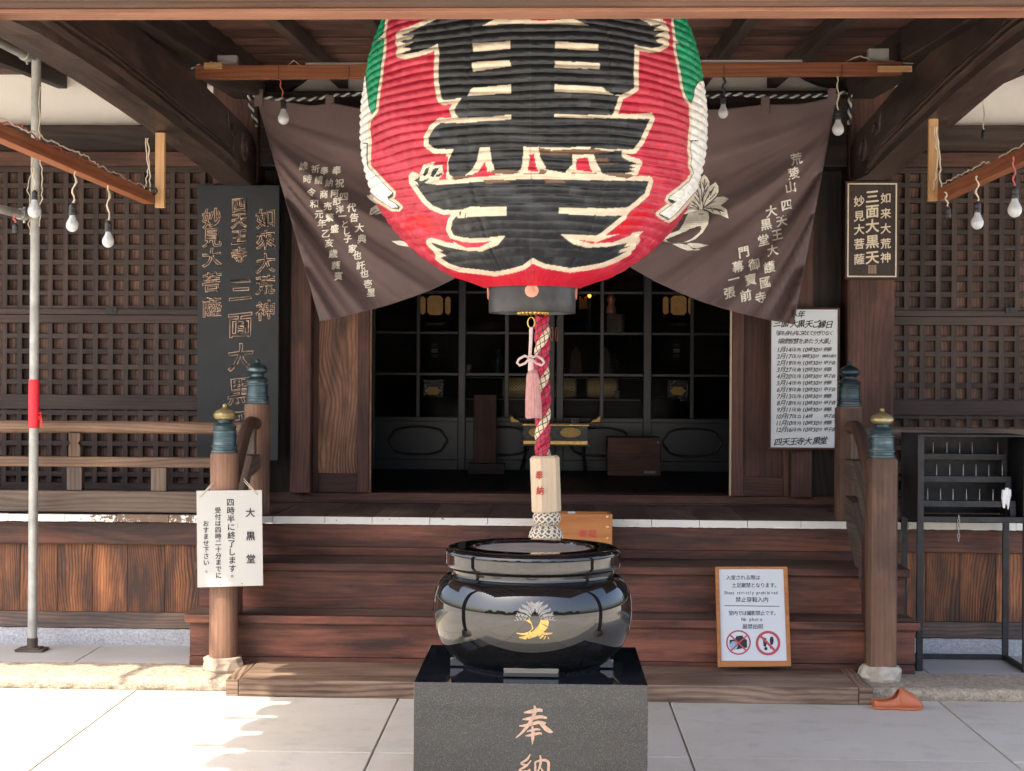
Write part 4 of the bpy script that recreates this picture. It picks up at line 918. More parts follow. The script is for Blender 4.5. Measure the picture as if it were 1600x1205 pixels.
# cream border round the black
inner = (PXg > 640) & (PXg < 1016)
colr[(bd_ < 7.4) & ~inb & front & ~gw] = PC
for p in creams: colr[inside(p)] = PC
for p in reds: colr[inside(p)] = PR*1.1
colr[inb] = PB
for p in creams: colr[inside(p)] = PC
for p in reds: colr[inside(p)] = PR*1.1
for p in blackover: colr[inside(p)] = PB
wearb = np.clip(patch*1.2-.35, 0, 1)*np.clip(np.sin(AA*16+np.floor(ph)*1.7)+.2, 0, 1)*(PYg > 95)
sel = inb & (colr.sum(-1) < .1); colr[sel] += (.035*wearb[sel])[..., None]*np.array([.9, 1, 1.1])
for p in torn: colr[inside(p)] = PT
seam = np.abs(PXg-829-(PYg-230)*.004) < .7
colr[seam & front & (PYg > 60)] = colr[seam & front & (PYg > 60)]*.5+.03
lowband = (PYg > 428) & front
b = MB(); base = 0
me = bpy.data.meshes.new('paper_shade'); V = np.stack([LX-LC[0], LY-LC[1], ZZ-1.95], -1).reshape(-1, 3)
ii, jj = np.meshgrid(np.arange(nrow-1), np.arange(na), indexing='ij'); j2 = (jj+1) % na
FQ = np.stack([ii*na+jj, ii*na+j2, (ii+1)*na+j2, (ii+1)*na+jj], -1).reshape(-1, 4)
me.from_pydata(V.tolist(), [], FQ.tolist()); me.polygons.foreach_set('use_smooth', [True]*len(FQ))
ca = me.attributes.new('paint', 'FLOAT_COLOR', 'POINT'); ca.data.foreach_set('color', np.concatenate([np.clip(colr, 0, 1).reshape(-1, 3), np.ones((nrow*na, 1))], 1).ravel().astype(np.float32))
m, t, p = newmat('painted_lantern_paper'); N = NT(t); o_ = N.obj()
pa = N.n('ShaderNodeAttribute', attribute_name='paint').outputs['Color']
n1 = N.noise(N.vmul(o_, (1, 1, 2.2)), 16, 5, .65); g = N.n('ShaderNodeCombineColor'); br = N.math('MULTIPLY_ADD', n1, .7, .66)
for i in range(3): N.put(g.inputs[i], br)
t.links.new(N.mix(1, pa, g.outputs[0], 'MULTIPLY'), p.inputs['Base Color']); p.inputs['Roughness'].default_value = .42; p.inputs['Specular IOR Level'].default_value = .45
N.bump(p, N.math('ADD', N.noise(N.vmul(o_, (1, 1, .5)), 40, 4, .6), N.math('MULTIPLY', N.noise(o_, 170, 2), .4)), .25, .010)
me.materials.append(m); me.update()
sh = bpy.data.objects.new('paper_shade', me); COL.objects.link(sh); sh.parent = lan; ORG['paper_shade'] = ORG[lan.name]
# black wooden ring below, crests, brass plate
b = MB(); zt = zz[0]+.022; zb = 1.6-(489.5-593.6)*6.7/F; rb = 67.5*6.7/F
b.lathe([(.05, zb+.015), (rb-.016, zb+.012), (rb-.014, zb), (rb-.003, zb), (rb, zb+.003), (rb+.001, (zb+zt)/2), (rb, zt-.002), (rb-.004, zt), (.05, zt)], (LC[0], LC[1], 0), 72)
rg = b.build('bottom_ring', plain('worn_black_ring', (.045, .047, .05), .42, var=.6, scale=9, bump=.15, bscale=30), lan, smooth=True)
for a in (-math.pi/2, -math.pi/2+math.pi/2*.985, -math.pi/2-math.pi/2*.985):
    b = MB(); q = 16; rc = 10.4*6.7/F
    pts = [((rc*(.93+.07*abs(math.cos(q*th/2))))*math.cos(th), (rc*(.93+.07*abs(math.cos(q*th/2))))*math.sin(th)) for th in np.linspace(0, 2*math.pi, 160, endpoint=False)]
    ca_, sa_ = math.cos(a), math.sin(a); zc = 1.6-(457.5-593.6)*6.7/F
    def cr_(x, y, h): rr_ = rb+.001+h; al = x/rb; return (LC[0]+rr_*math.cos(a+al), LC[1]+rr_*math.sin(a+al), zc+y)
    base = len(b.v); b.v += [cr_(x, y, .0) for x, y in pts]+[cr_(x, y, .004) for x, y in pts]+[cr_(0, 0, .006)]; n = len(pts)
    for i in range(n):
        j = (i+1) % n; b.face([base+i, base+j, base+n+j, base+n+i], [(0, 0)]*4, .5); b.face([base+n+i, base+n+j, base+2*n], [(0, 0)]*3, .5)
    for k in range(16):
        th = 2*math.pi*k/16+.1; b.tube([cr_(rc*.2*math.cos(th), rc*.2*math.sin(th), .006), cr_(rc*.9*math.cos(th), rc*.9*math.sin(th), .0045)], .0012, 5)
    b.build('chrysanthemum_crest', M['copper'], rg)
b = MB(); b.lathe([(.01, -.008), (.055, -.010), (.062, -.004)] + [(.066, 0), (.062, .006), (.01, .006)], (LC[0]+.005, LC[1]-.05, zb+.004), 40)
for k in range(22):
    a = 2*math.pi*k/22; b.lathe([(.001, -.010), (.007, -.006), (.008, 0), (.001, .004)], (LC[0]+.005+.060*math.cos(a), LC[1]-.05+.060*math.sin(a), zb+.001), 8)
b.build('brass_plate', M['brass'], lan, smooth=True)
b = MB(); b.lathe([(.30, 0), (.32, .03), (.31, .05), (.05, .06), (.02, .08), (.02, .16)], (LC[0], LC[1], zz[-1]-.012), 40); b.build('top_ring', M['black'], lan, smooth=True)
# ------------------------------------------------------------------ bell rope
YR = 6.70
br_ = thing('bell_rope', 'thick twisted crimson and cream bell rope with a pale wooden pull block', 'rope', (at(852, 850, YR).x, YR, .70))
path = [(846, 494), (847.5, 540), (846, 580), (849, 620), (848, 660), (847.5, 700), (848.5, 716)]
pts = [at(interp([(p[1], p[0]) for p in path], y), y, YR) for y in np.linspace(494, 718, 90)]
m, t, p = newmat('netted_silk_strand'); N = NT(t); vec, u, v, rd = N.uv()
def net(d): x = N.math('FRACT', N.math('ADD', N.math('MULTIPLY', u, 34.0), N.math('MULTIPLY', v, 34.0*d))); return N.math('LESS_THAN', N.math('ABSOLUTE', N.math('SUBTRACT', x, .5)), .085)
lines = N.math('MAXIMUM', net(1.0), net(-1.0))
bc = N.ramp(rd, [(.5, (.50, .010, .060)), (.51, (.74, .60, .42))], 'CONSTANT')
t.links.new(N.mix(lines, bc, (.035, .012, .010)), p.inputs['Base Color']); p.inputs['Roughness'].default_value = .55
b = MB()
for k in range(3):
    hp = []; L = 0
    for i, q in enumerate(pts):
        if i: L += (q-pts[i-1]).length
        a = 2*math.pi*(k/3)-2*math.pi*L/.175*1.0+2.2
        hp.append(q+Vector((math.cos(a)*.0155, math.sin(a)*.0155, 0)))
    b.tube(hp, .0182, 14, rnd=(.9 if k == 0 else .1))
b.build('strands', m, br_, smooth=True)
c0, c1 = at(851, 712, YR), at(854, 800, YR); ax = (c0-c1).normalized(); rB = .064
b = MB(); n = 6; rot = math.radians(14)
Rm = Vector((0, 0, 1)).rotation_difference(ax).to_matrix()
rings = []
for h, s in ((0, .93), (.006, 1.0), ((c0-c1).length-.010, 1.0), ((c0-c1).length, .84)):
    rings.append([c1+Rm @ Vector((s*rB*math.cos(2*math.pi*k/n+rot), s*rB*math.sin(2*math.pi*k/n+rot), h)) for k in range(n)])
base = 0
for r_ in rings: b.v += [tuple(q) for q in r_]
for i in range(3):
    for k in range(n):
        k2 = (k+1) % n; ids = [i*n+k, i*n+k2, (i+1)*n+k2, (i+1)*n+k]; b.face(ids, [(b.v[i_][2], (k+(1 if i_ in (ids[1], ids[2]) else 0))*.06) for i_ in ids], .5)
b.face(list(range(n))[::-1], [(0, 0)]*n, .5); b.face([3*n+k for k in range(n)], [(b.v[3*n+k][0], b.v[3*n+k][1]) for k in range(n)], .5)
bk = b.build('pull_block', M['blockwood'], br_, bevel=.002)
# writing lies on the block's wide left front face
fk = [k for k in range(n)]; best = None
for k in range(n):
    a = 2*math.pi*(k+.5)/n+rot; nv = Rm @ Vector((math.cos(a), math.sin(a), 0))
    if nv.y < -.5 and (best is None or nv.x < best[1].x): best = (k, nv)
Pf = c1+best[1]*rB*math.cos(math.pi/n)
b = MB(); bpl = lambda px, py, l=0: onplane(px, py, Pf+best[1]*.0012, best[1])
put(b, '奉', 842.5, 742.5, 14.5, bpl, off=.035, rise=.06, rot=-.03, sx=.85); put(b, '納', 844, 766.5, 14.5, bpl, off=.035, rise=.06, rot=-.03, sx=.85)
b.build('lettering', M['redink'], bk)
def woven(c, prof, nm):
    m = M.get('weave')
    if not m:
        m, t, p = newmat('woven_cream_cord'); N = NT(t); vec, u, v, rd = N.uv()
        def ln(d): x = N.math('FRACT', N.math('ADD', N.math('MULTIPLY', u, 34.0), N.math('MULTIPLY', v, 34.0*d))); return N.math('ABSOLUTE', N.math('SUBTRACT', x, .5))
        h = N.math('MAXIMUM', N.math('SUBTRACT', .5, ln(1.0)), N.math('SUBTRACT', .5, ln(-1.0)))
        t.links.new(N.ramp(h, [(.25, (.16, .12, .085)), (.36, (.60, .52, .40)), (.5, (.80, .75, .65))]), p.inputs['Base Color']); p.inputs['Roughness'].default_value = .8
        N.bump(p, h, .9, .01); M['weave'] = m
    b = MB(); b.lathe(prof, c, 40); return b.build(nm, m, br_, smooth=True)
k0 = at(854.5, 810, YR); woven((k0.x, YR, k0.z), [(.030, .030), (.050, .027), (.058, .014), (.060, 0), (.056, -.016), (.046, -.026)], 'upper_knot')
k0 = at(853, 836, YR); woven((k0.x, YR, k0.z), [(.048, .042), (.060, .030), (.070, .008), (.074, -.02), (.072, -.06), (.062, -.10), (.040, -.12)], 'lower_knot')
k1_ = at(861, 822, YR-.058); b = MB(); b.tube([at(851, 822, YR-.056), at(858, 822, YR-.060), at(862, 829, YR-.072), at(864, 845, YR-.076)], .0022, 6); b.build('loose_cord', M['cord'], br_)
b = MB(); k0 = at(853, 880, YR); b.tube([(k0.x, YR, k0.z+.02), (k0.x, YR, k0.z-.16)], [.05, .065], 20); b.build('fringe', M['cord'], br_, smooth=True)
# pink tassel on its own ring
YT = 6.62
ta = thing('silk_tassel', 'dusty pink silk tassel with bow knot hanging beside the bell rope', 'tassel', tuple(at(834, 650, YT)))
b = MB(); cc = at(830, 504, YT); b.tube([cc+Vector((.0145*math.cos(a), 0, .0215*math.sin(a))) for a in np.linspace(0, 2*math.pi, 28, endpoint=False)], .003, 8, closed=True); b.build('brass_loop', M['brass'], ta, smooth=True)
b = MB(); b.tube([at(830, 512, YT), at(829.5, 530, YT), at(828, 556, YT)], [.0085, .0075, .007], 10); b.tube([at(829, 562, YT-.002), at(829.5, 570, YT), at(829.5, 580, YT)], [.010, .011, .012], 10); 
for sg in (-1, 1):
    lp = [(829, 560), (829+sg*9, 556), (829+sg*18, 561-(sg > 0)*0), (829+sg*21, 567), (829+sg*17, 571), (829+sg*9, 568), (829+sg*2, 561)]
    b.tube([at(x, y, YT-.004+.003*i*(.3)) for i, (x, y) in enumerate(lp)], .0055, 8)
b.tube([at(824, 559, YT-.012), at(829, 555.5, YT-.015), at(834, 559, YT-.012)], .006, 8); b.tube([at(825, 565, YT-.012), at(829, 561, YT-.016), at(834, 566, YT-.012)], .0055, 8)
b.build('bow', M['pinkcord'], ta, smooth=True)
b = MB(); tp_ = at(832, 578, YT); bt_ = at(834, 651, YT); n = 34; G = []
for i in range(12):
    f_ = i/11; c = tp_.lerp(bt_, f_); rad = interp([(0, .013), (.06, .022), (.12, .0255), (.2, .024), (.6, .030), (1, .032)], f_)
    G.append([(c.x+rad*(1+.10*(k % 2)*(f_ > .1))*math.cos(2*math.pi*k/n+.15*math.sin(f_*3)), c.y+rad*(1+.10*(k % 2)*(f_ > .1))*math.sin(2*math.pi*k/n), c.z-(R.uniform(0, .010) if i == 11 else 0)) for k in range(n+1)])
b.grid(G); b.build('fringe', M['pink'], ta)
# ================================================================== curtain
YC = 9.70
top = [(400, 152), (440, 158), (490, 166), (515, 160), (560, 169), (640, 172), (700, 164), (770, 172), (850, 163), (930, 172), (1000, 164), (1060, 170), (1130, 171), (1196, 163), (1250, 163), (1290, 155), (1308, 147)]
bot = [(500, 502), (530, 496.5), (560, 489), (600, 479), (640, 466), (670, 455), (710, 436), (760, 402), (810, 362), (850, 335), (890, 352), (930, 382), (985, 418), (1020, 438), (1060, 457), (1100, 473), (1150, 488), (1200, 500), (1240, 507)]
ttop = np.linspace(0, 1, 181)
def rs_(pts, n):
    d = np.cumsum([0]+[math.dist(pts[i], pts[i+1]) for i in range(len(pts)-1)]); d /= d[-1]
    return np.interp(n, d, [p[0] for p in pts]), np.interp(n, d, [p[1] for p in pts])
def smooth(a, k=9):
    ker = np.hanning(k+2)[1:-1]; ker /= ker.sum(); pad = np.concatenate([2*a[0]-a[k//2:0:-1], a, 2*a[-1]-a[-2:-k//2-1:-1]]); return np.convolve(pad, ker, 'valid')
def sst(a, b, x): t = min(1, max(0, (x-a)/(b-a))); return t*t*(3-2*t)
def vdisp(px, py):
    if px < 850: u = (px-385)/465; y0 = 150
    else: u = (1325-px)/475; y0 = 146
    u = min(1, max(.02, u)); phi = (py-y0)/u**.62; dist_ = math.hypot(u*465, py-y0)
    a = sst(90, 240, phi)*sst(20, 170, dist_)
    f = math.sin(phi/24.0+1.2*math.sin(u*2.4))*.55+math.sin(phi/13.7+2.1+u)*.35+math.sin(phi/52+.5)*.8
    s = math.copysign(abs(f)**.85, f)
    return -.066*a*s - .05*sst(0, 1, 1-abs(px-850)/450) + .004*math.sin(px/21)*sst(260, 150, py) + .006*math.sin(px/37+py/90) - .007*a*math.sin(phi/5.3+px/60)*math.sin(px/47+1)
def cloth_at(px, py, l=0): return at(px, py, YC+vdisp(px, py)-l*.6)
tx, ty = rs_(top, ttop); bx, by = rs_(bot, ttop); ty = smooth(ty, 7); by = smooth(by, 7)
cu = thing('hall_curtain', 'brown hall curtain with cream calligraphy and radish emblem, swagged behind the lantern', 'curtain', (at(850, 500, YC).x, YC, at(500, 503, YC).z))
b = MB(); nv = 110
b.grid([[cloth_at(lerp(tx[i], bx[i], j/nv)+(6*math.sin(math.pi*j/nv)*(1 if i < 6 else 0)*0), lerp(ty[i], by[i], j/nv)) for i in range(len(tx))] for j in range(nv+1)], us=.02, vs=.02)
cl = b.build('cloth', M['cloth'], cu, smooth=True, solid=.003)
for px_ in (404, 515, 640, 740, 850, 960, 1060, 1196, 1300):
    b = MB(); yt = interp(list(zip(tx, ty)), px_); w = 6.5
    p0_, p1_ = at(px_-w, yt+14, YC-.007), at(px_+w, yt-11, YC-.007)
    b.box(p0_.x, p1_.x, YC-.012, YC-.004, p0_.z, p1_.z); b.box(p0_.x, p1_.x, YC+.014, YC+.022, lerp(p0_.z, p1_.z, .5), p1_.z); b.box(p0_.x, p1_.x, YC-.012, YC+.022, p1_.z, p1_.z+.006); b.build('loop', M['cloth'], cu, bevel=.003)
b = MB(); V_ = lambda px, py, l=0: cloth_at(px, py, .017+l)
kw = dict(off=.042, rise=.12, jit=.02)
def run(items, rot0, **k):
    for ch, x, y, s in items: put(b, ch, x, y, s, V_, rot=rot0, **{**kw, **k})
c460 = lambda x, y: (460+x/4.82, 230+y/4.82)
def rl_(text, pts, s, rot): run([(ch, *c460(*p), s) for ch, p in zip(text, pts)], rot)
rl_('奉祝四代告大典', [(318, 175), (340, 272), (372, 372), (430, 455), (450, 530), (490, 607), (508, 690)], 14.5, -.05)
rl_('奉納阿部洋一とし子', [(225, 178), (262, 268), (303, 348), (318, 408), (342, 468), (362, 520), (380, 580), (392, 632), (402, 690)], 13, -.05)
rl_('家也託也壱星', [(438, 765), (473, 815), (500, 890), (527, 950), (553, 1030), (577, 1095)], 14, -.05)
rl_('祈請商売繁盛', [(158, 165), (183, 248), (222, 355), (250, 445), (265, 530), (303, 615)], 13.5, -.05)
rl_('維時令和元年乙亥歳蕤賓', [(70, 142), (98, 240), (127, 340), (150, 425), (185, 505), (207, 575), (236, 650), (262, 722), (292, 802), (312, 890), (332, 970)], 14, -.05)
c112 = lambda x, y: (1120+x/4.635, 220+y/4.635)
def rr_(text, pts, s): run([(ch, *c112(*p), s) for ch, p in zip(text, pts)], .12)
rr_('荒陵山', [(577, 130), (555, 235), (535, 335)], 19)
rr_('四天王大護國寺', [(505, 465), (470, 580), (437, 680), (403, 793), (380, 915), (350, 1025), (318, 1135)], 18.5)
rr_('大黒堂', [(395, 510), (357, 605), (338, 720)], 18.5); rr_('御寶前', [(270, 895), (245, 1005), (210, 1120)], 19); rr_('門幕一張', [(195, 805), (153, 912), (122, 1002), (92, 1100)], 18.5)
b.build('lettering', M['clothink'], cl)
# radish emblem, right half and the leaf and tip that show on the left of the lantern
E_ = lambda pts: [(1040+x/8.61, 260+y/8.61) for x, y in pts]
b = MB()
def fine(pts, n=3):
    out = []
    for i in range(len(pts)):
        a, c = pts[i], pts[(i+1) % len(pts)]
        for k in range(n): out.append((lerp(a[0], c[0], k/n), lerp(a[1], c[1], k/n)))
    return out
leafs = [[(455, 590), (440, 480), (400, 380), (330, 260), (345, 160), (400, 88), (450, 120), (475, 200), (490, 330), (500, 590)], [(490, 420), (478, 330), (475, 200), (490, 140), (520, 112), (560, 150), (592, 210), (585, 280), (540, 340), (505, 420)],
         [(500, 540), (510, 420), (590, 270), (672, 212), (710, 270), (712, 340), (680, 400), (600, 480), (520, 545)], [(515, 555), (620, 480), (690, 415), (780, 405), (852, 435), (800, 485), (740, 525), (620, 520), (540, 560)],
         [(505, 570), (600, 520), (740, 525), (820, 580), (848, 705), (740, 655), (640, 635), (560, 590)], [(455, 590), (380, 600), (280, 640), (170, 652), (190, 590), (260, 540), (330, 520), (420, 560)], [(460, 575), (380, 520), (240, 510), (270, 430), (330, 400), (420, 470), (465, 540)], [(470, 520), (400, 450), (280, 370), (310, 300), (380, 330), (440, 400)]]
for i, lf in enumerate(leafs): fillpoly(b, fine(E_(lf), 2), V_, .0005*i)
b.build('radish_leaf', M['clothink'], cl); b = MB()
rad = [(310, 625), (380, 600), (420, 590), (520, 590), (575, 620), (585, 690), (570, 780), (500, 890), (400, 980), (300, 1020), (180, 1032), (60, 1030), (-60, 1010), (-130, 985), (-60, 950), (60, 905), (180, 860), (235, 780), (275, 690)]
fillpoly(b, fine(E_(rad), 3), V_, .0045)
b.build('radish_root', M['clothink'], cl); b = MB()
fillpoly(b, fine(E_([(90, 1042), (200, 1100), (300, 1135), (380, 1125), (300, 1060), (200, 1040)]), 2), V_); fillpoly(b, fine(E_([(285, 1045), (330, 1030), (450, 1035), (585, 1060), (500, 1085), (420, 1105), (360, 1095)]), 2), V_, .0006); fillpoly(b, fine(E_([(360, 1120), (420, 1112), (475, 1110), (440, 1128), (380, 1130)]), 2), V_, .0012)
b.build('radish_tip', M['clothink'], cl); b = MB()
fillpoly(b, [(573, 306), (580, 304), (590, 306), (600, 309), (604, 316), (598, 320), (586, 318), (578, 312)], V_); fillpoly(b, [(577, 336), (579, 326), (588, 320), (600, 318), (606, 325), (600, 332), (590, 335)], V_, .0006)
b.build('radish_leaf', M['clothink'], cl); b = MB()
fillpoly(b, [(612, 377), (625, 376), (645, 380), (660, 388), (640, 386), (622, 383)], V_)
b.build('radish_tip', M['clothink'], cl)
b = MB()
def vein(pts, w): stroke(b, [(x, y, w/8.61) for x, y in E_(pts)], V_, .0065)
for pts in ([(468, 590), (462, 480), (440, 350), (395, 200), (375, 130)], [(490, 590), (490, 450), (480, 320), (455, 180), (420, 110)], [(500, 560), (505, 420), (525, 300), (525, 170)], [(505, 550), (560, 420), (640, 300)], [(520, 555), (640, 480), (770, 435)], [(540, 560), (660, 580), (790, 610)], [(450, 585), (360, 560), (240, 600)], [(455, 570), (380, 480), (270, 450)], [(455, 500), (380, 400), (300, 340)],
            [(435, 350), (380, 290), (345, 230)], [(425, 300), (410, 220), (395, 150)], [(470, 300), (450, 240)], [(530, 280), (560, 220)], [(520, 300), (500, 220)], [(530, 340), (575, 270)], [(570, 430), (600, 330)], [(590, 450), (680, 360)], [(600, 390), (655, 270)], [(650, 480), (730, 430)], [(660, 490), (760, 470)], [(640, 560), (700, 590), (740, 630)], [(670, 570), (760, 590)], [(600, 550), (640, 610)], [(380, 570), (300, 540)], [(340, 580), (250, 570)], [(400, 520), (330, 440)], [(370, 470), (280, 480)], [(400, 420), (350, 340)], [(450, 420), (400, 350)], [(415, 600), (450, 640), (510, 640)], [(415, 585), (490, 610), (540, 590)]):
    vein(pts, 11)
for a in ([(575, 306), (588, 310), (600, 314)], [(580, 333), (590, 325), (602, 320)], [(582, 336), (594, 330), (604, 325)]): stroke(b, [(x, y, 1.1) for x, y in a], V_, .004)
b.build('leaf_vein', M['clothline'], cl)
# twisted black and white rope carrying the curtain
rp = thing('twisted_rope', 'thin black and white twisted rope carrying the brown curtain', 'rope', tuple(at(850, 160, YC+.01)))
rpts = [(402, 197), (395, 178), (388, 153), (389, 147), (410, 152), (440, 155.5), (490, 155), (515, 150), (560, 147), (640, 153), (740, 150), (850, 148), (960, 150), (1060, 152), (1100, 152), (1150, 147), (1195, 151), (1250, 151), (1300, 148), (1331, 143), (1328, 152), (1327, 195)]
xs_, ys_ = rs_(rpts, np.linspace(0, 1, 900)); xs_, ys_ = smooth(xs_, 7), smooth(ys_, 7)
P_ = [at(x, y, YC+.004) for x, y in zip(xs_, ys_)]
for k, nm in enumerate(('white', 'ink')):
    b = MB(); L = 0; hp = []
    for i, q in enumerate(P_):
        if i: L += (q-P_[i-1]).length
        tg = (P_[min(i+1, len(P_)-1)]-P_[max(i-1, 0)]).normalized(); sd = Vector((0, 1, 0)); n2 = tg.cross(sd)
        a = math.pi*k+L/.034*2*math.pi/2*1.0; hp.append(q+(n2*math.cos(a)+sd*math.sin(a))*.0062)
    b.tube(hp, .0072, 7); b.build('white_strand' if k == 0 else 'black_strand', M[nm], rp, smooth=True)
# ================================================================== pedestal and incense burner
PY0, PY1, PZ, PX0, PX1 = 5.30, 6.05, .595, -.37, .405
pe = thing('stone_pedestal', 'square polished dark granite pedestal carved with two tan characters on its front', 'pedestal', (.018, 5.68, 0))
b = MB(); b.box(PX0, PX1, PY0, PY1, 0, PZ, g=2); pb = b.build('block', M['granite2'], pe, bevel=.0025)
pl = lambda px, py, l=0: at(px, py, PY0-.0012-l*.25)
b = MB(); sc = 3.478
def G_(*pts): stroke(b, [(600+x/sc, 860+y/sc, w/sc) for x, y, w in pts], pl, G_.l); G_.l += .0008
G_.l = 0
for s_ in ([(760, 882, 6), (800, 876, 22), (835, 868, 20), (862, 872, 14)], [(752, 918, 5), (790, 915, 20), (850, 905, 18), (885, 912, 10)], [(735, 955, 5), (780, 950, 18), (840, 935, 18), (880, 940, 10)], [(815, 842, 6), (822, 870, 20), (805, 915, 18), (780, 955, 18), (745, 995, 12), (716, 1020, 3)], [(838, 930, 6), (860, 950, 20), (885, 972, 26), (905, 985, 20), (918, 986, 4)], [(775, 985, 5), (800, 978, 14), (835, 972, 12), (850, 976, 6)], [(768, 1008, 5), (800, 1004, 16), (845, 994, 14), (858, 1000, 5)], [(806, 955, 8), (810, 990, 18), (808, 1025, 16), (806, 1056, 2)]): G_(*s_)
for s_ in ([(795, 1108, 4), (778, 1135, 14), (745, 1158, 10), (772, 1168, 12)], [(800, 1140, 4), (775, 1170, 12), (735, 1195, 10), (770, 1200, 9), (795, 1192, 12)], [(765, 1195, 8), (766, 1225, 14), (764, 1270, 10)], [(745, 1215, 8), (735, 1250, 10)], [(785, 1215, 8), (800, 1245, 10)], [(822, 1150, 8), (822, 1200, 14), (818, 1270, 10)], [(818, 1152, 8), (860, 1140, 14), (892, 1150, 16), (893, 1200, 14), (888, 1270, 12)], [(848, 1112, 5), (852, 1140, 14), (845, 1180, 12), (828, 1215, 5)], [(850, 1180, 6), (868, 1205, 12), (880, 1215, 5)]): G_(*s_)
b.build('lettering', M['engrave'], pb)
UC = (.018, 5.68)
ub = thing('incense_burner', 'round polished black granite incense burner with gold radish crest, standing on the pedestal', 'incense burner', (UC[0], UC[1], PZ))
k = .002272; zz_ = lambda y: 1.6-(y-593.8)*k
prof = [(.20, zz_(1036)), (.255, zz_(1031)), (.280, zz_(1024)), (.305, zz_(1012)), (.325, zz_(1000)), (.342, zz_(984)), (.3505, zz_(966)), (.3525, zz_(948)), (.350, zz_(932)), (.342, zz_(918)), (.330, zz_(907)), (.314, zz_(899.5)), (.298, zz_(896)), (.290, zz_(895)), (.2885, zz_(892)), (.292, zz_(886)), (.300, zz_(883.5)), (.3085, zz_(882.6)), (.311, zz_(881)), (.311, zz_(861)), (.3095, zz_(858.5)), (.303, zz_(855.5)), (.296, zz_(853.5)), (.288, zz_(852.6)), (.222, zz_(852.4)), (.213, zz_(853.2)), (.208, zz_(857)), (.20, zz_(872))]
# rounded subdivision of the profile
pp_ = []
for i in range(len(prof)-1):
    a, b0, c_, d_ = [np.array(prof[min(max(j, 0), len(prof)-1)]) for j in (i-1, i, i+1, i+2)]
    for t in np.linspace(0, 1, 5)[:-1]: pp_.append(tuple(.5*((2*b0)+(c_-a)*t+(2*a-5*b0+4*c_-d_)*t*t+(3*b0-a-3*c_+d_)*t**3)) if np.linalg.norm(c_-b0) > .009 and 0 < i < 12 else tuple(b0+(c_-b0)*t))
pp_.append(prof[-1])
b = MB(); b.lathe(pp_, (UC[0], UC[1], 0), 128); bs = b.build('basin', M['granite'], ub, smooth=True)
b = MB(); b.lathe([(.001, zz_(855.5)), (.08, zz_(855.2)), (.15, zz_(856.0)), (.212, zz_(857.5))], (UC[0], UC[1], 0), 48); b.build('ash_bed', M['ash'], ub, smooth=True)
b = MB(); b.lathe([(.255, PZ+.0), (.258, PZ+.006), (.235, PZ+.022), (.232, zz_(1033)), (.15, zz_(1034)), (.15, PZ)], (UC[0], UC[1], 0), 96); b.build('foot_ring', M['granite2'], ub, smooth=True)
for a in range(4):
    b = MB(); Mr = Matrix.Translation((UC[0], UC[1], 0)) @ Matrix.Rotation(a*math.pi/2, 4, 'Z'); b.box(-.094, .094, -.285, -.235, PZ+.0012, PZ+.034, M=Mr); b.build('foot_block', M['granite'], ub, bevel=.004)
def onurn(px, py, l=0):
    d = ray(px, py); t = 5.0
    while t < 6.2:
        q = CAM+d*t; r_ = math.hypot(q.x-UC[0], q.y-UC[1]); rs2 = interp(sorted((z, r) for r, z in prof[:12]), q.z)+.0008+l
        if r_ <= rs2: break
        t += .0015
    return q
U_ = lambda pts: [(670+x/4.633, 820+y/4.633) for x, y in pts]
def stroke_u(pts, l=0): stroke(b, [(*U_([(x, y)])[0], w/4.633) for x, y, w in pts], onurn, l)
b = MB()
stroke_u([(700, 690, 60), (712, 725, 70), (740, 765, 52), (790, 800, 34), (845, 820, 26), (876, 818, 3)], .0003); stroke_u([(838, 690, 56), (832, 725, 66), (800, 765, 56), (745, 800, 38), (690, 818, 24), (652, 815, 3)], .0009)
stroke_u([(720, 785, 18), (680, 792, 16), (632, 783, 2)], .0015); stroke_u([(815, 785, 18), (855, 790, 16), (896, 783, 2)], .0015)
b.build('gold_radish', M['goldpaint'], bs)
b = MB()
for sg in (-1, 1):
    for i, (ax_, ay, ex, ey, w) in enumerate([(40, 690, 150, 695, 16), (35, 680, 140, 655, 22), (30, 665, 120, 618, 24), (24, 650, 95, 585, 26), (14, 640, 55, 562, 26), (10, 625, 20, 560, 20)]):
        cx = 768; pts = [(cx+sg*ax_, ay, 4), (cx+sg*lerp(ax_, ex, .4)-sg*6, lerp(ay, ey, .45)-10, w), (cx+sg*lerp(ax_, ex, .75), lerp(ay, ey, .8)-6, w*.8), (cx+sg*ex, ey, 2)]
        stroke_u(pts, .0003+.0004*i)
        for q in (.35, .55, .75):
            mx, my = lerp(cx+sg*ax_, cx+sg*ex, q), lerp(ay, ey, q)-8; stroke_u([(mx, my+4, 3), (mx+sg*8, my-10, 8), (mx+sg*18, my-18, 2)], .0028)
b.build('silver_leaf', M['silver'], bs)
# ================================================================== light battens, bulbs, tubes, boxes
def batten(label, p0, p1, w, h, mat, strips=()):
    mid = (Vector(p0)+Vector(p1))/2
    t = thing('light_batten', label, 'light batten', tuple(mid)); b = MB(); b.beam(p0, p1, w, h); b.build('batten', M[mat], t, bevel=.003)
    for (x0, x1, y0, y1, z0, z1) in strips: b = MB(); b.box(x0, x1, y0, y1, z0, z1, g=2); b.build('hanger', M['newwood'], t, bevel=.002)
    return t
def wiggle(pts, r, n=6, amp=.006, seg=8):
    out = []
    for i in range(len(pts)-1):
        a, c = Vector(pts[i]), Vector(pts[i+1])
        for k in range(seg): q = a.lerp(c, k/seg); out.append(q+Vector((R.uniform(-1, 1), R.uniform(-1, 1), R.uniform(-1, 1)))*amp*(0 < i+k))
    out.append(Vector(pts[-1])); return out
xl = at(250, 312, 8.0).x; xr = at(1455, 300, 8.0).x
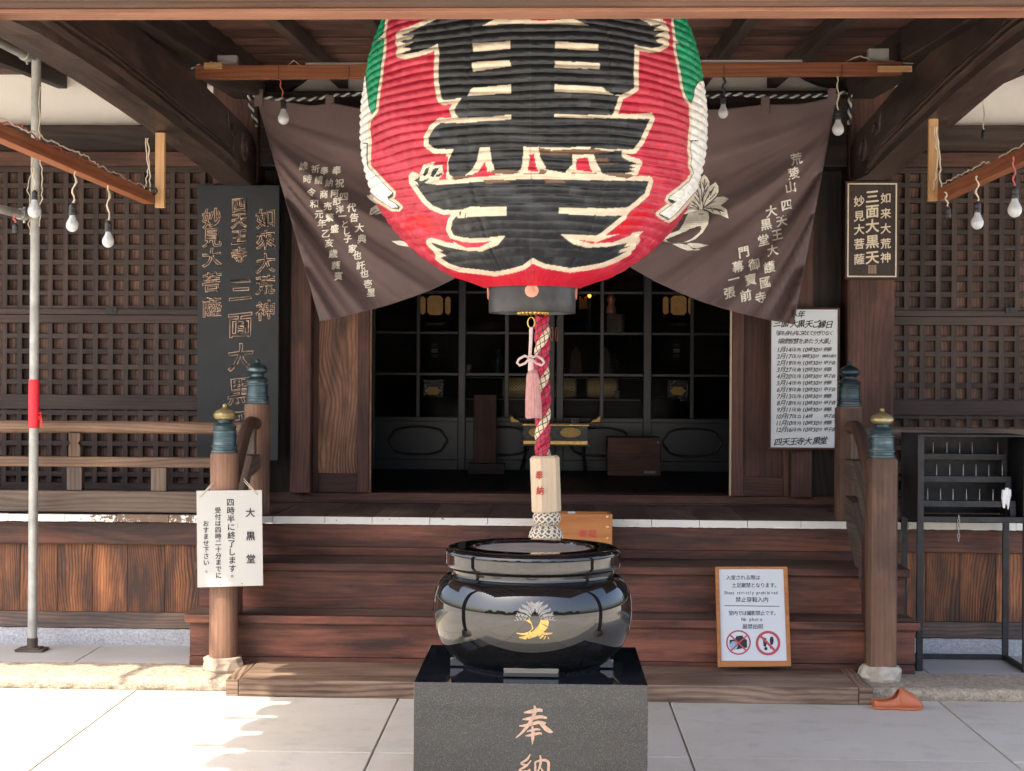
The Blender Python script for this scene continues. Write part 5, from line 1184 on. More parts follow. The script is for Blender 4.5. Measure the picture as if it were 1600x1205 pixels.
zl = Z(312, 8.0, 250); zr_ = Z(306, 8.0, 1455)
lb = batten('red brown light batten hung by pale strips below the left carved beam', (xl-.045, 7.96, zl), (xl-.10, 4.9, zl+.01), .055, .055, 'bar', [(xl-.015, xl+.032, 7.955, 7.985, zl-.045, 2.83)])
rb_ = batten('red brown light batten hung by pale strips below the right carved beam', (xr+.05, 7.96, zr_), (xr+.08, 4.9, zr_+.02), .055, .060, 'bar', [(xr-.022, xr+.022, 7.955, 7.985, zr_-.03, 2.90)])
pc0, pc1 = at(306, 114, 8.25), at(1408, 112, 8.25)
cb = batten('long red brown light batten spanning between the two carved beams behind the lantern', (pc0.x, 8.25, pc0.z), (pc1.x, 8.25, pc1.z+.012), .05, .068, 'bar')
for px_, w in ((333, 14), (1398, 26)):
    q = at(px_, 103 if px_ < 500 else 108, 8.215); b = MB(); b.box(q.x-w*.0033, q.x+w*.0033, 8.205, 8.224, q.z-.015, q.z+.015, g=0)
    b.build('end_block', M['newwood'], cb)
b = MB()
for px_ in (435, 545, 730, 905, 985, 1131, 1315):
    q = at(px_, 113, 8.225); b.tube([q+Vector((0, -.002, .036)), q+Vector((.002, -.003, 0)), q+Vector((0, -.002, -.036))], .0018, 5)
b.build('tie_wire', M['socket'], cb)
for t_, x_, z_, mm in ((lb, xl-.06, zl+.03, 'redcord'), (lb, xl-.05, zl+.034, 'cord'), (rb_, xr+.045, zr_+.032, 'cord')):
    pts = [(x_+R.uniform(-.012, .012), y, z_+R.uniform(0, .03)) for y in np.linspace(7.9, 5.0, 18)]; b = MB(); b.tube(wiggle(pts, .003, amp=.006, seg=5), .0032, 6); b.build('cable', M[mm], t_)
for t_, xw, z0, z1 in ((lb, xl-.05, zl+.02, 2.80), (rb_, xr+.012, zr_+.02, 2.86)):
    b = MB(); b.tube(wiggle([(xw, 7.945, z1), (xw+.012, 7.94, lerp(z0, z1, .5)), (xw+.02, 7.93, z0)], .003, amp=.006, seg=6), .0035, 6); b.tube(wiggle([(xw-.01, 7.945, z1), (xw+.004, 7.94, lerp(z0, z1, .4)), (xw-.02, 7.93, z0)], .003, amp=.006, seg=6), .003, 6); b.build('drop_cable', M['cord'], t_)
b = MB(); b.tube([(xl-.02+.02*math.cos(a), 7.93, zl+.035+.018*math.sin(a)) for a in np.linspace(0, 2*math.pi, 16, endpoint=False)], .006, 6, closed=True); b.build('plug', M['socket'], lb)
def tubelight(label, pxa, pxb, py):
    a, c = at(pxa, py, 8.26), at(pxb, py-4 if pxb > 1000 else py, 8.26); t = thing('tube_lamp', label, 'lamp', tuple((a+c)/2), 'white tube lamps on the cross batten')
    b = MB(); b.box(a.x, c.x, 8.235, 8.285, a.z-.018, a.z+.018); b.build('housing', M['white'], t, bevel=.005)
    b = MB(); b.tube([(a.x-.02, 8.26, a.z), (a.x-.03, 8.25, a.z+.006), (a.x-.06, 8.24, a.z+.03), (a.x-.12, 8.245, a.z-.02)], .003, 6); b.build('lead', M['cord'], t)
tubelight('white tube lamp lying on the cross batten left of the lantern', 478, 760, 104.5); tubelight('white tube lamp lying on the cross batten right of the lantern', 905, 1253, 100.5)
for pxa, pxb, ya, yb, lab in ((339, 370, 86, 107.5, 'white junction box on the cross batten beside the left carved beam'), (1357, 1389.5, 75.5, 100.5, 'white junction box on the cross batten beside the right carved beam')):
    a, c = at(pxa, yb, 8.27), at(pxb, ya, 8.27); t = thing('junction_box', lab, 'junction box', ((a.x+c.x)/2, 8.27, a.z), 'white junction boxes')
    b = MB(); b.box(a.x, c.x, 8.27, 8.32, a.z, c.z); bx_ = b.build('case', M['white'], t, bevel=.004)
    b = MB(); b.tube(wiggle([(a.x-.14, 8.30, a.z+.005), (a.x-.05, 8.262, a.z+.04), (a.x+.03, 8.262, a.z+.018), (c.x+.01, 8.262, a.z+.012), (c.x+.12, 8.262, a.z+.002)], .003, amp=.003), .004, 6); b.build('cable', M['cord'], t)
def bulb(label, px, py, Y, ctop, cordm='cord', rs=1.0, glass=True, name='light_bulb', grp='bare frosted bulbs', cr=.0028, dx=0):
    c = at(px, py, Y); t = thing(name, label, 'light bulb' if glass else 'lamp socket', tuple(c), grp if glass else None); s = rs
    if glass:
        b = MB(); b.lathe([(.0005, -.030*s), (.010*s, -.0285*s), (.020*s, -.022*s), (.0275*s, -.011*s), (.030*s, .002*s), (.0285*s, .013*s), (.023*s, .025*s), (.017*s, .036*s), (.0135*s, .048*s), (.0125*s, .052*s)], tuple(c), 28); b.build('glass_globe', M['bulb'], t, smooth=True)
        z0 = c.z+.050*s
    else: z0 = c.z-.02
    b = MB(); b.lathe([(.001, z0), (.0140, z0), (.0152, z0+.003), (.0152, z0+.018), (.0135, z0+.021), (.0145, z0+.024), (.0140, z0+.038), (.010, z0+.045), (.005, z0+.050), (.001, z0+.051)], (c.x, c.y, 0), 20); b.build('lamp_socket', M['socket'], t, smooth=True)
    e = ctop if isinstance(ctop, Vector) else at(*ctop)
    b = MB(); zt_ = z0+.049; n = 9; pts = [(lerp(c.x, e.x, i/n)+.006*math.sin(i*1.3+px)*(0 < i < n), lerp(c.y, e.y, i/n), lerp(zt_, e.z, i/n)) for i in range(n+1)]
    b.tube(pts, cr, 6); b.tube([(x+.004*math.cos(i), y+.003, z) for i, (x, y, z) in enumerate(pts)], cr*.8, 6); b.build('cord', M[cordm], t, smooth=True)
    return t
bulb('bare frosted bulb on a red cord in front of the curtain left of the lantern', 443, 186, 8.22, (437, 124, 8.22), 'redcord')
bulb('bare frosted bulb on a thick black cord right of the lantern', 1130, 177.5, 8.22, (1131.5, 121, 8.22), 'socket', .88, cr=.007)
bulb('bare frosted bulb at the right top corner of the curtain', 1309.5, 203, 8.22, (1309, 120, 8.22), 'cord')
bulb('bare frosted bulb hanging close to the galvanised pole', 54, 331, 7.9, (52, 262, 7.9), 'cord', 1.15)
bulb('bare frosted bulb on the left batten, nearer the steel pole', 113, 353, 6.5, (118, 268, 6.5), 'cord', .86)
bulb('bare frosted bulb on the left batten, nearer the nameplate', 169, 378, 7.0, (169, 290, 7.0), 'cord', .88)
bulb('bare frosted bulb hanging from the right batten, nearer the framed nameplate', 1527, 349, 7.06, (1527, 275, 7.06), 'cord', .92)
bulb('bare frosted bulb hanging from the right batten, close to the photo edge', 1585.5, 329, 6.5, (1584, 245, 6.5), 'redcord', .95)
bulb('empty black lamp socket hanging from the right batten', 1481, 333, 7.66, (1477, 300, 7.66), 'cord', glass=False, name='empty_socket')
bulb('small black lamp socket hanging before the white plaster on the right', 1537, 211, 9.6, (1537, 130, 9.6), 'cord', glass=False, name='empty_socket')
bulb('empty black lamp socket hanging on a red wire below the clamped pipe', 24, 358, 7.9, (21, 335, 7.9), 'redcord', glass=False, name='empty_socket', cr=.004)
# ================================================================== scaffold pole and pipes
sp = thing('scaffold_pole', 'galvanised steel scaffold pole with red tape band standing on a small base plate', 'pole', (at(50, 1018, 8.92).x, 8.92, .055))
a, c = at(50.5, 1016, 8.92), at(57, 70, 8.92)
b = MB(); b.tube([a, a.lerp(c, .5), c], .0265, 20); b.build('pipe', M['galv'], sp, smooth=True)
b = MB(); t0, t1 = a.lerp(c, .367), a.lerp(c, .447); b.tube([t0, t0.lerp(t1, .35), t0.lerp(t1, .7), t1], [.0305, .0315, .031, .0305], 20)
for k in range(5): q = t0.lerp(t1, R.uniform(.02, .35)); b.tube([q+Vector((.028, -.01, 0)), q+Vector((.045, -.02, R.uniform(-.02, .03))), q+Vector((.05+R.uniform(-.01, .01), -.02, R.uniform(-.05, .02)))], .004, 5)
b.build('red_tape', M['tape'], sp)
b = MB(); b.box(a.x-.085, a.x+.075, 8.87, 8.985, .056, .070, g=0); b.box(a.x-.06, a.x+.05, 8.885, 8.97, .0702, .076, g=0); b.tube([(a.x, 8.92, .07), (a.x, 8.92, .13)], .030, 16); b.build('base_plate', M['rust'], sp, bevel=.002)
def clampedpipe(label, p0, p1, cc):
    t = thing('clamped_pipe', label, 'pipe', tuple((p0+p1)/2)); b = MB(); b.tube([p0, p1], .0243, 18); b.build('pipe', M['galv'], t, smooth=True)
    b = MB(); d = (p1-p0).normalized(); b.tube([p1-d*.085, p1-d*.02], .032, 16); b.beam(p1-d*.10, p1+d*.03, .05, .028); b.tube([p1-d*.03+Vector((0, 0, .045)), p1-d*.03-Vector((0, 0, .045))], .008, 8); b.build('pipe_clamp', M['galv'], t, bevel=.002)
pa_ = at(46, 90, 8.86); clampedpipe('horizontal galvanised pipe clamped to the top of the scaffold pole', Vector((pa_.x-.20, 6.6, pa_.z+.02)), pa_, None)
pa_ = at(42, 337, 8.86); clampedpipe('horizontal galvanised pipe clamped to the scaffold pole at bulb height', Vector((pa_.x-.30, 7.0, pa_.z+.03)), pa_, None)
# cables strapped to the pole
b = MB(); q0, q1 = a.lerp(c, .70), a.lerp(c, .93)
b.tube(wiggle([q0+Vector((.03, -.02, 0)), q0.lerp(q1, .3)+Vector((.045, -.02, 0)), q0.lerp(q1, .6)+Vector((.03, -.02, 0)), q1+Vector((.03, -.02, 0))], .003, amp=.008), .0035, 6)
b.tube(wiggle([q0+Vector((-.02, -.03, -.05)), q0.lerp(q1, .25)+Vector((-.035, -.02, 0)), q0.lerp(q1, .5)+Vector((.0, -.03, 0))], .003, amp=.008), .003, 6); b.build('strapped_cable', M['cord'], sp)
# ================================================================== candle rack
cr_ = thing('candle_rack', 'black iron candle rack with three spiked shelves on tall legs, wax on the lowest shelf', 'candle rack', (2.34, 8.84, .055))
x0, x1, y0, y1, zt_, zb_ = 2.045, 2.640, 8.63, 9.045, 1.312, .872
b = MB(); t_ = .034
for x in (x0, x1-t_):
    for y in (y0, y1-t_): b.box(x, x+t_, y, y+t_*.6, .056, zt_, g=2)
b.build('leg', M['iron'], cr_, bevel=.002)
o_l = None
b = MB(); b.box(x0+t_, x1-t_, y1-.012, y1-.004, zb_, zt_); b.box(x0+.004, x0+.012, y0+.022, y1-.022, zb_-.02, zt_); b.box(x1-.012, x1-.004, y0+.022, y1-.022, zb_-.02, zt_); b.box(x0, x1, y0-.001, y1, zt_+.0005, zt_+.008); b.build('cabinet', M['iron'], cr_)
for z in (.062,):
    b = MB(); b.box(x0+t_, x1-t_, y1-.030, y1-.008, .058, .085); b.box(x0+.006, x0+.028, y0+.022, y1-.032, .058, .085); b.box(x1-.028, x1-.006, y0+.022, y1-.032, .058, .085); b.build('base_rail', M['iron'], cr_, bevel=.002)
b = MB(); b.box(x0+t_, x1-t_, y0+.002, y0+.022, zb_-.018, zb_+.012); b.box(x0+.013, x1-.013, y0+.024, y1-.013, zb_-.012, zb_-.006); b.build('tray', M['iron'], cr_, bevel=.002)
for (Yf_, pyt, xsR, spk) in ((8.88, 708.5, 1573, (1437.5, 1458, 1479.5, 1499.5, 1519, 1559)), (8.79, 743.5, 1580.5, (1443, 1463.5, 1484, 1505, 1525, 1545, 1566)), (8.70, 782, 1587.5, (1449.5, 1469.5, 1489, 1510, 1530.5, 1551.5))):
    q = at(1435, pyt, Yf_); xe = min(X(xsR, Yf_, pyt), x1-.014); b = MB(); hh = .034
    b.box(max(q.x-.012, x0+.014), xe, Yf_, Yf_+.07, q.z-hh, q.z); sh_ = b.build('shelf', M['iron'], cr_, bevel=.002)
    b = MB(); b.box(xe-.03, xe, Yf_+.003, Yf_+.02, zb_, q.z-hh-.0005); b.build('shelf_stay', M['iron'], sh_)
    for sx in spk:
        p = at(sx, pyt, Yf_+.03); b = MB(); b.tube([(p.x, Yf_+.03, q.z), (p.x, Yf_+.03, q.z+.03), (p.x, Yf_+.03, q.z+.062)], [.0028, .0024, .001], 8); b.build('spike', M['galv'], sh_)
b = MB(); p = at(1571, 772, 8.71)
for k in range(14):
    dx = R.uniform(-.02, .02); h0, h1 = R.uniform(-.005, .035), R.uniform(-.085, -.02)
    b.tube([(p.x+dx, 8.695-R.uniform(0, .012), p.z+h0), (p.x+dx*1.05, 8.69, p.z+lerp(h0, h1, .5)), (p.x+dx, 8.69, p.z+h1)], [.010, .011, .004], 8)
b.build('candle_wax', M['wax'], cr_, smooth=True)
b = MB(); p = at(1498, 808, 8.62)
for k in range(7): zc = p.z-.02*k; b.tube([(p.x+(.006*math.cos(a) if k % 2 else 0), 8.62+(0 if k % 2 else .006*math.cos(a)), zc+.012*math.sin(a)) for a in np.linspace(0, 2*math.pi, 12, endpoint=False)], .002, 6, closed=True)
b.build('chain', M['galv'], cr_)
# ================================================================== slipper
sl_ = thing('clog_slipper', 'single terracotta rubber clog on the paving beside the right end of the plank step', 'slipper', (1.79, 7.9, 0))
xa, xb_ = 1.668, 1.912; Lx = xb_-xa; cy = 7.91
def wd_at(t): return interp([(0, .026), (.06, .036), (.2, .040), (.4, .038), (.6, .046), (.8, .047), (.92, .036), (.98, .020), (1, .008)], t)
b = MB(); n = 40; up = [(xa+Lx*i/n, cy-wd_at(i/n)) for i in range(n+1)]+[(xa+Lx*i/n, cy+wd_at(i/n)*.9) for i in range(n, -1, -1)]
b.prism(up, .002, .020, 'z'); b.build('sole', M['slipper'], sl_, bevel=.005)
def top_h(t): return interp([(0, .052), (.12, .050), (.25, .052), (.40, .066), (.50, .094), (.56, .102), (.65, .092), (.8, .072), (.92, .050), (1, .026)], t)
b = MB(); m_ = 24; Gd = []
for i in range(n+1):
    t = i/n; w_ = wd_at(t)*1.02; h_ = top_h(t); row = []
    opening = t < .52
    gap = interp([(0, .55), (.1, .62), (.45, .60), (.50, .40), (.52, .05)], t) if opening else 0
    for j in range(m_+1):
        s = -1+2*j/m_
        if opening: s = math.copysign(lerp(gap, 1, abs(s)), s) if s else gap
        th = s*math.pi/2; y = math.sin(th)*w_; z = .016+(h_-.016)*max(0, math.cos(th))**.55
        if opening: z = min(z, .016+(h_-.016)*1.0)
        row.append((xa+.002+(Lx-.004)*t, cy+y, z))
    Gd.append(row)
lo_ = [r_[:m_//2] for r_ in Gd[:22]]; hi_ = [r_[m_//2+1:] for r_ in Gd[:22]]
b.grid(lo_); b.grid(hi_); b.grid(Gd[21:])
b.build('upper', M['slipper'], sl_, smooth=True, solid=.004)
b = MB()
for i in range(5):
    for j in range(-2, 3):
        t = .66+.045*i; th = j*.22; w_ = wd_at(t); h_ = top_h(t); z = .016+(h_-.016)*max(0, math.cos(th))**.55
        b.lathe([(.001, .002), (.0022, .001), (.0028, -.002)], (xa+Lx*t, cy+math.sin(th)*w_, z+.001), 6)
b.build('raised_dot', M['slipper'], sl_)
# ================================================================== offering box on the stairs
p0, p1 = at(836, 802, 8.84), at(957, 802, 8.84)
ob = thing('offering_box', 'orange plywood offering box with red stamped characters standing on the stairs behind the incense burner', 'offering box', ((p0.x+p1.x)/2, 8.93, .59))
b = MB(); b.box(p0.x, p1.x, 8.84, 8.858, .592, p0.z-.001, g=0); b.box(p0.x, p0.x+.018, 8.859, 9.04, .592, p0.z-.003, g=1); b.box(p1.x-.018, p1.x, 8.859, 9.04, .592, p0.z-.003, g=1); b.box(p0.x+.019, p1.x-.019, 9.02, 9.038, .592, p0.z-.003, g=0); bx_ = b.build('case', M['boxwood'], ob, bevel=.003)
b = MB(); b.box(p0.x+.019, p1.x-.019, 8.859, 9.0195, p0.z-.03, p0.z-.022); b.build('lid', M['boxwood'], ob)
b = MB()
for py_ in (807.5, 823.5, 841.5): q = at(950, py_, 8.839); b.tube([(q.x, 8.8405, q.z), (q.x, 8.8365, q.z), (q.x, 8.834, q.z)], [.009, .009, .005], 12)
b.build('screw_head', M['brass'], bx_)
b = MB(); put(b, '賽', 911, 834, 12.5, wall(8.8395), off=.02); put(b, '銭', 926, 834, 12.5, wall(8.8395), off=.02); b.build('stamp', M['stampink'], bx_)
b = MB(); q = at(893, 799, 8.90); b.box(q.x-.02, q.x+.02, 8.89, 8.93, p0.z-.021, p0.z+.006); b.build('paper_slip', M['paper'], ob)
# ================================================================== inside the hall
YS = 12.8
def gx(px): return X(px, YS, 560)
def gz(py): return Z(py, YS, 860)
sc_ = thing('lattice_screen', 'black lacquered glazed lattice screen across the hall with carved lower panels', 'screen', (XC, YS, .875))
b = MB()
for pa_, pb_, d in ((500, 586, .02), (640, 651, 0), (716, 728, .03), (855, 867, .02), (869, 881, .02), (1005, 1018, .03), (1145, 1240, .02)): b.box(gx(pa_), gx(pb_), YS-d, YS+.05, .876, 3.2, g=2) if (pa_, pb_) != (640, 651) else None
b.build('stile', M['screen'], sc_, bevel=.006)
b = MB()
for pa_, pb_ in ((650.5, 656), (788.5, 795), (937.5, 943.5), (1078.5, 1084.5)): b.box(gx(pa_), gx(pb_), YS+.002, YS+.035, gz(655), 3.2, g=2)
for ya, yb in ((455, 459.5), (519, 523), (583.5, 588)): b.box(gx(586), gx(1145), YS+.004, YS+.033, gz(yb), gz(ya), g=0)
for ya in (391, 327, 263): b.box(gx(586), gx(1145), YS+.004, YS+.033, gz(ya+4), gz(ya), g=0)
b.build('glazing_bar', M['screen'], sc_, bevel=.003)
b = MB(); b.box(gx(582), gx(1150), YS-.012, YS+.05, gz(660), gz(652.5), g=0); b.box(gx(582), gx(1150), YS-.010, YS+.05, .876, gz(719), g=0); b.build('sill_rail', M['screen'], sc_, bevel=.005)
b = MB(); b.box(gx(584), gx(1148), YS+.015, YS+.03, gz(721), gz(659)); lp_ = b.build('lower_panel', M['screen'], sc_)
for pa_, pb_ in ((610, 698), (745, 830), (890, 985), (1038, 1127)):
    xm_, hw_ = (gx(pa_)+gx(pb_))/2, (gx(pb_)-gx(pa_))/2; zm, hh_ = (gz(668)+gz(712))/2, (gz(668)-gz(712))/2*1.0
    b = MB(); pts = [(xm_+hw_*math.copysign(abs(math.cos(a))**.75, math.cos(a))*(1+.03*math.cos(8*a)), YS+.012, zm+hh_*math.copysign(abs(math.sin(a))**.9, math.sin(a))) for a in np.linspace(0, 2*math.pi, 56, endpoint=False)]
    b.tube(pts, .010, 8, closed=True); b.build('carved_oval', M['screen'], lp_, smooth=True)
m, t, p = newmat('window_glass'); p.inputs['Base Color'].default_value = (.02, .022, .024, 1); p.inputs['Roughness'].default_value = .06
trn = t.nodes.new('ShaderNodeBsdfTransparent'); trn.inputs[0].default_value = (.93, .94, .95, 1); mx = t.nodes.new('ShaderNodeMixShader'); mx.inputs[0].default_value = .035
t.links.new(trn.outputs[0], mx.inputs[1]); t.links.new(p.outputs[0], mx.inputs[2]); t.links.new(mx.outputs[0], t.nodes['Material Output'].inputs[0])
b = MB(); b.box(gx(586), gx(1145), YS+.017, YS+.020, gz(653), 3.2); b.build('glass', m, sc_)
for px_ in (866, 870):
    b = MB(); q = at(px_ if px_ > 868 else 862, 522, YS-.024); b.tube([(q.x+.012*math.cos(a)*.8, q.y, q.z+.055*math.sin(a)) for a in np.linspace(0, 2*math.pi, 20, endpoint=False)], .004, 6, closed=True); b.build('door_pull', M['copper'], sc_)
# hanging lanterns behind the screen
for pc, lab in ((681, 'dim gold hanging lantern seen through the left part of the lattice screen'), (1059, 'dim gold hanging lantern seen through the right part of the lattice screen')):
    Yl = 13.4; c = at(pc, 478, Yl); s = Yl/F
    t = thing('altar_lantern', lab, 'lantern', (c.x, Yl, c.z-24*s), 'gold altar lanterns')
    def octo(cx, hw, hh, y, cut=.35): cut = min(hw, hh)*cut; return [(cx-hw, c.z-hh+cut), (cx-hw+cut, c.z-hh), (cx+hw-cut, c.z-hh), (cx+hw, c.z-hh+cut), (cx+hw, c.z+hh-cut), (cx+hw-cut, c.z+hh), (cx-hw+cut, c.z+hh), (cx-hw, c.z+hh-cut)]
    b = MB(); b.prism(octo(c.x, 12*s, 15*s, 0), Yl-.09, Yl-.085, 'y')
    for sg in (-1, 1): b.prism(octo(c.x+sg*19.5*s, 4.2*s, 14*s, 0, .8), Yl-.06, Yl-.055, 'y')
    b.build('panel', M['lampgold'], t)
    b = MB(); b.lathe([(.02, 20*s), (26*s*.8, 18*s), (.13, 15*s), (.125, -16*s), (.15, -20*s), (.08, -25*s), (.02, -26*s)], (c.x, Yl+.07, c.z), 6, a0=math.pi/6); b.box(c.x-16*s, c.x+16*s, Yl-.10, Yl-.07, c.z-29*s, c.z-27*s); b.tube([(c.x, Yl+.05, c.z+.05), (c.x, Yl+.05, 3.4)], .006, 6); b.build('frame', M['black'], t)
    b = MB(); b.box(c.x-13*s, c.x+13*s, Yl-.105, Yl-.10, c.z-31*s, c.z-30*s); b.build('lower_edge', M['silver'], t)
# rice bales
for px0, px1, lab in ((786, 823, 'golden netted rice bale behind the lattice left of the bell rope'), (861, 899, 'golden netted rice bale partly behind the bell rope'), (917, 963, 'golden netted rice bale right of the bell rope')):
    Yb_ = 13.3; a, c = at(px0, 606, Yb_), at(px1, 606, Yb_); xm_ = (a.x+c.x)/2; L = c.x-a.x; rad = 15.5*Yb_/F
    t = thing('rice_bale', lab, 'rice bale', (xm_, Yb_, a.z-rad), 'golden rice bales on the altar')
    m = M.get('bale')
    if not m:
        m, tt_, p = newmat('gold_net_weave'); N = NT(tt_); vec, u, v, rd = N.uv(); w = N.math('MULTIPLY', N.math('SINE', N.math('MULTIPLY', u, 230.0)), N.math('SINE', N.math('MULTIPLY', v, 230.0)))
        tt_.links.new(N.ramp(N.math('MULTIPLY_ADD', w, .5, .5), [(.25, (.40, .25, .08)), (.6, (.98, .76, .38))]), p.inputs['Base Color']); p.inputs['Roughness'].default_value = .5; p.inputs['Metallic'].default_value = .15; p.inputs['Emission Color'].default_value = (.8, .5, .2, 1); M['bale'] = m
    b = MB(); pr = [(.02, -L/2), (rad*.86, -L/2+.004), (rad*.97, -L/2+.03), (rad, -L/4), (rad, L/4), (rad*.97, L/2-.03), (rad*.86, L/2-.004), (.02, L/2)]; b.lathe(pr, (0, 0, 0), 36)
    b.v = [(xm_+z, Yb_+y, a.z+x) for x, y, z in b.v]; b.build('bale', m, t, smooth=True)
    b = MB()
    for e in (-1, 1):
        b.lathe([(rad*.3, -.004), (rad*1.03, -.004), (rad*1.05, .008), (rad*.3, .008)], (0, 0, e*L/2), 36)
    b.v = [(xm_+z, Yb_+y, a.z+x) for x, y, z in b.v]; b.build('end_hoop', M['silver'], t)
M['bannercloth'] = plain('dim_banner_cloth', (.10, .085, .07), .9, var=.3)
# altar tiers, plaques, vessels
al = thing('altar', 'dark lacquered altar with stepped tiers behind the lattice screen', 'altar', (XC, 14.0, .875))
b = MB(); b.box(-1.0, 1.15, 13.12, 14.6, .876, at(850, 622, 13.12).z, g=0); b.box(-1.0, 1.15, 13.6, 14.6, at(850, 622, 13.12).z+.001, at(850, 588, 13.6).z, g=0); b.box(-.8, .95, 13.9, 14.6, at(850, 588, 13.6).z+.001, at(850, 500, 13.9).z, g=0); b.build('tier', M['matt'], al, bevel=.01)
b = MB()
for yy, Y_ in ((589, 13.595), (622.5, 13.115)): q0, q1 = at(728, yy, Y_), at(1000, yy, Y_); b.box(q0.x, q1.x, Y_-.006, Y_-.001, q0.z-.010, q0.z-.002)
b.build('tier_edge', M['silver'], al)
for pc, lab in ((676.5, 'small gold crest plaque behind the left part of the lattice screen'), (1059, 'small gold crest plaque behind the right part of the lattice screen')):
    Yp = 13.3; c = at(pc, 611, Yp); s = Yp/F; t = thing('crest_plaque', lab, 'plaque', (c.x, Yp, c.z-15*s), 'gold crest plaques')
    b = MB(); b.prism([(c.x+11.5*s*math.cos(a)*(1+.06*math.cos(6*a)), c.z+6.5*s*math.sin(a)*(1+.10*math.cos(6*a))) for a in np.linspace(0, 2*math.pi, 40, endpoint=False)], Yp-.012, Yp-.004, 'y'); b.build('crest', M['goldpaint'], t)
    b = MB(); b.box(c.x-16*s, c.x+16*s, Yp, Yp+.02, c.z-16*s, c.z+17*s); b.build('board', M['black'], t)
    b = MB()
    for x0, x1, z0, z1 in ((-14.5, -13.7, -12, 12), (13.7, 14.5, -12, 12), (-18, 18, 16.6, 17.4)): b.box(c.x+x0*s, c.x+x1*s, Yp-.006, Yp-.001, c.z+z0*s, c.z+z1*s)
    b.build('trim', M['silver'], t)
for pc, lab in ((679, 'tiny silver fitting on the dark panel left behind the lattice'), (1057, 'tiny silver fitting on the dark panel right behind the lattice')):
    c = at(pc, 548, 13.3); s = 13.3/F; b = MB(); b.box(c.x-5*s, c.x+5*s, 13.29, 13.30, c.z-3*s, c.z+3*s)
    for dz in (-10, -7, 7, 10): b.box(c.x-5*s, c.x+5*s, 13.292, 13.298, c.z+(dz-.4)*s, c.z+(dz+.4)*s)
    tag(b.build('metal_fitting', M['silver']), lab, 'fitting', 'silver fittings')
def vessel(name, lab, px, pyb, hpx, rpx, Y_, mat, prof, cat='vessel', grp='altar vessels'):
    c = at(px, pyb, Y_); s = Y_/F; b = MB(); b.lathe([(max(.0006, r*rpx*s), z*hpx*s) for r, z in prof], tuple(c), 20); o = b.build(name, M[mat], smooth=True); return tag(o, lab, cat, grp)
vase = [(.0, 0), (.55, .0), (.45, .12), (.9, .45), (1, .6), (.6, .8), (.4, .88), (.6, 1), (.3, 1)]
cup = [(.0, 0), (.6, 0), (.35, .1), (.3, .4), (.9, .6), (1, 1), (.85, 1)]
vessel('altar_vase', 'slim dark altar vase on the tier left of the bell rope', 777, 588, 42, 9, 13.7, 'bronzedark', vase); vessel('altar_vase', 'dark candle stand below the orange flame', 921, 522, 56, 6, 13.7, 'bronzedark', [(0, 0), (1, 0), (.5, .1), (.3, .5), (.6, .6), (.3, .7), (.8, .95), (.9, 1), (0, 1)])
vessel('offering_cup', 'pale offering cup on the low tier right of the bell rope', 878, 633, 12, 5, 13.15, 'white', cup); vessel('offering_cup', 'small dark offering cup on the low tier far right', 964, 633, 22, 4, 13.15, 'silver', cup)
vessel('altar_vase', 'round dark altar jar behind the right lattice pane', 955, 588, 34, 12, 13.75, 'bronzedark', vase); vessel('incense_pot', 'small white pot on the upper tier beside the thick left stile', 731, 588, 18, 6, 13.65, 'white', cup)
vessel('white_bag', 'dim pale sack on the altar beside the flame', 962, 519, 28, 14, 13.9, 'bagcloth' if 'bagcloth' in M else 'ash', [(0, 0), (1, 0), (1, .9), (.9, 1), (0, 1)], 'sack', None)
vessel('red_figure', 'dim reddish doll shaped figure standing on the pale sack', 955, 490, 30, 8, 13.9, 'copper', [(0, 0), (1, 0), (.9, .3), (.6, .5), (.7, .6), (.9, .75), (.6, .95), (0, 1)], 'figure', None)
for px_, lab in ((900, 'dim hanging altar banner left of the candle stand'), (945, 'dim hanging altar banner right of the candle stand')):
    s = 13.5/F; c = at(px_, 565, 13.5); b = MB(); b.prism([(c.x-10*s, c.z-20*s), (c.x+10*s, c.z-20*s), (c.x+7*s, c.z+14*s), (c.x+2*s, c.z+22*s), (c.x-2*s, c.z+22*s), (c.x-7*s, c.z+14*s)], 13.5, 13.52, 'y'); tag(b.build('altar_banner', M['bannercloth']), lab, 'banner', 'altar banners')
c = at(921, 466, 13.7); ca = thing('altar_candle', 'small altar candle with orange flame glowing in the dark hall', 'candle', (c.x, 13.7, c.z-.05)); b = MB(); b.tube([(c.x, 13.7, c.z-.05), (c.x, 13.7, c.z)], .012, 10); b.build('wax_stick', M['copper'], ca); b = MB(); b.lathe([(.001, 0), (.014, .012), (.016, .022), (.008, .040), (.001, .055)], tuple(c), 12); b.build('flame', M['flame'], ca, smooth=True)
c = at(915, 472, 13.75); s = 13.7/F; b = MB()
for k in range(7): b.tube([(c.x-(4-k)*.012, 13.75, c.z-.06), (c.x-(4-k)*.012+.01*math.sin(k), 13.75, c.z+.03+.02*math.cos(k*1.3))], .006, 6)
tag(b.build('gold_ornament', M['goldpaint']), 'small gilt ornament just left of the candle flame', 'ornament')
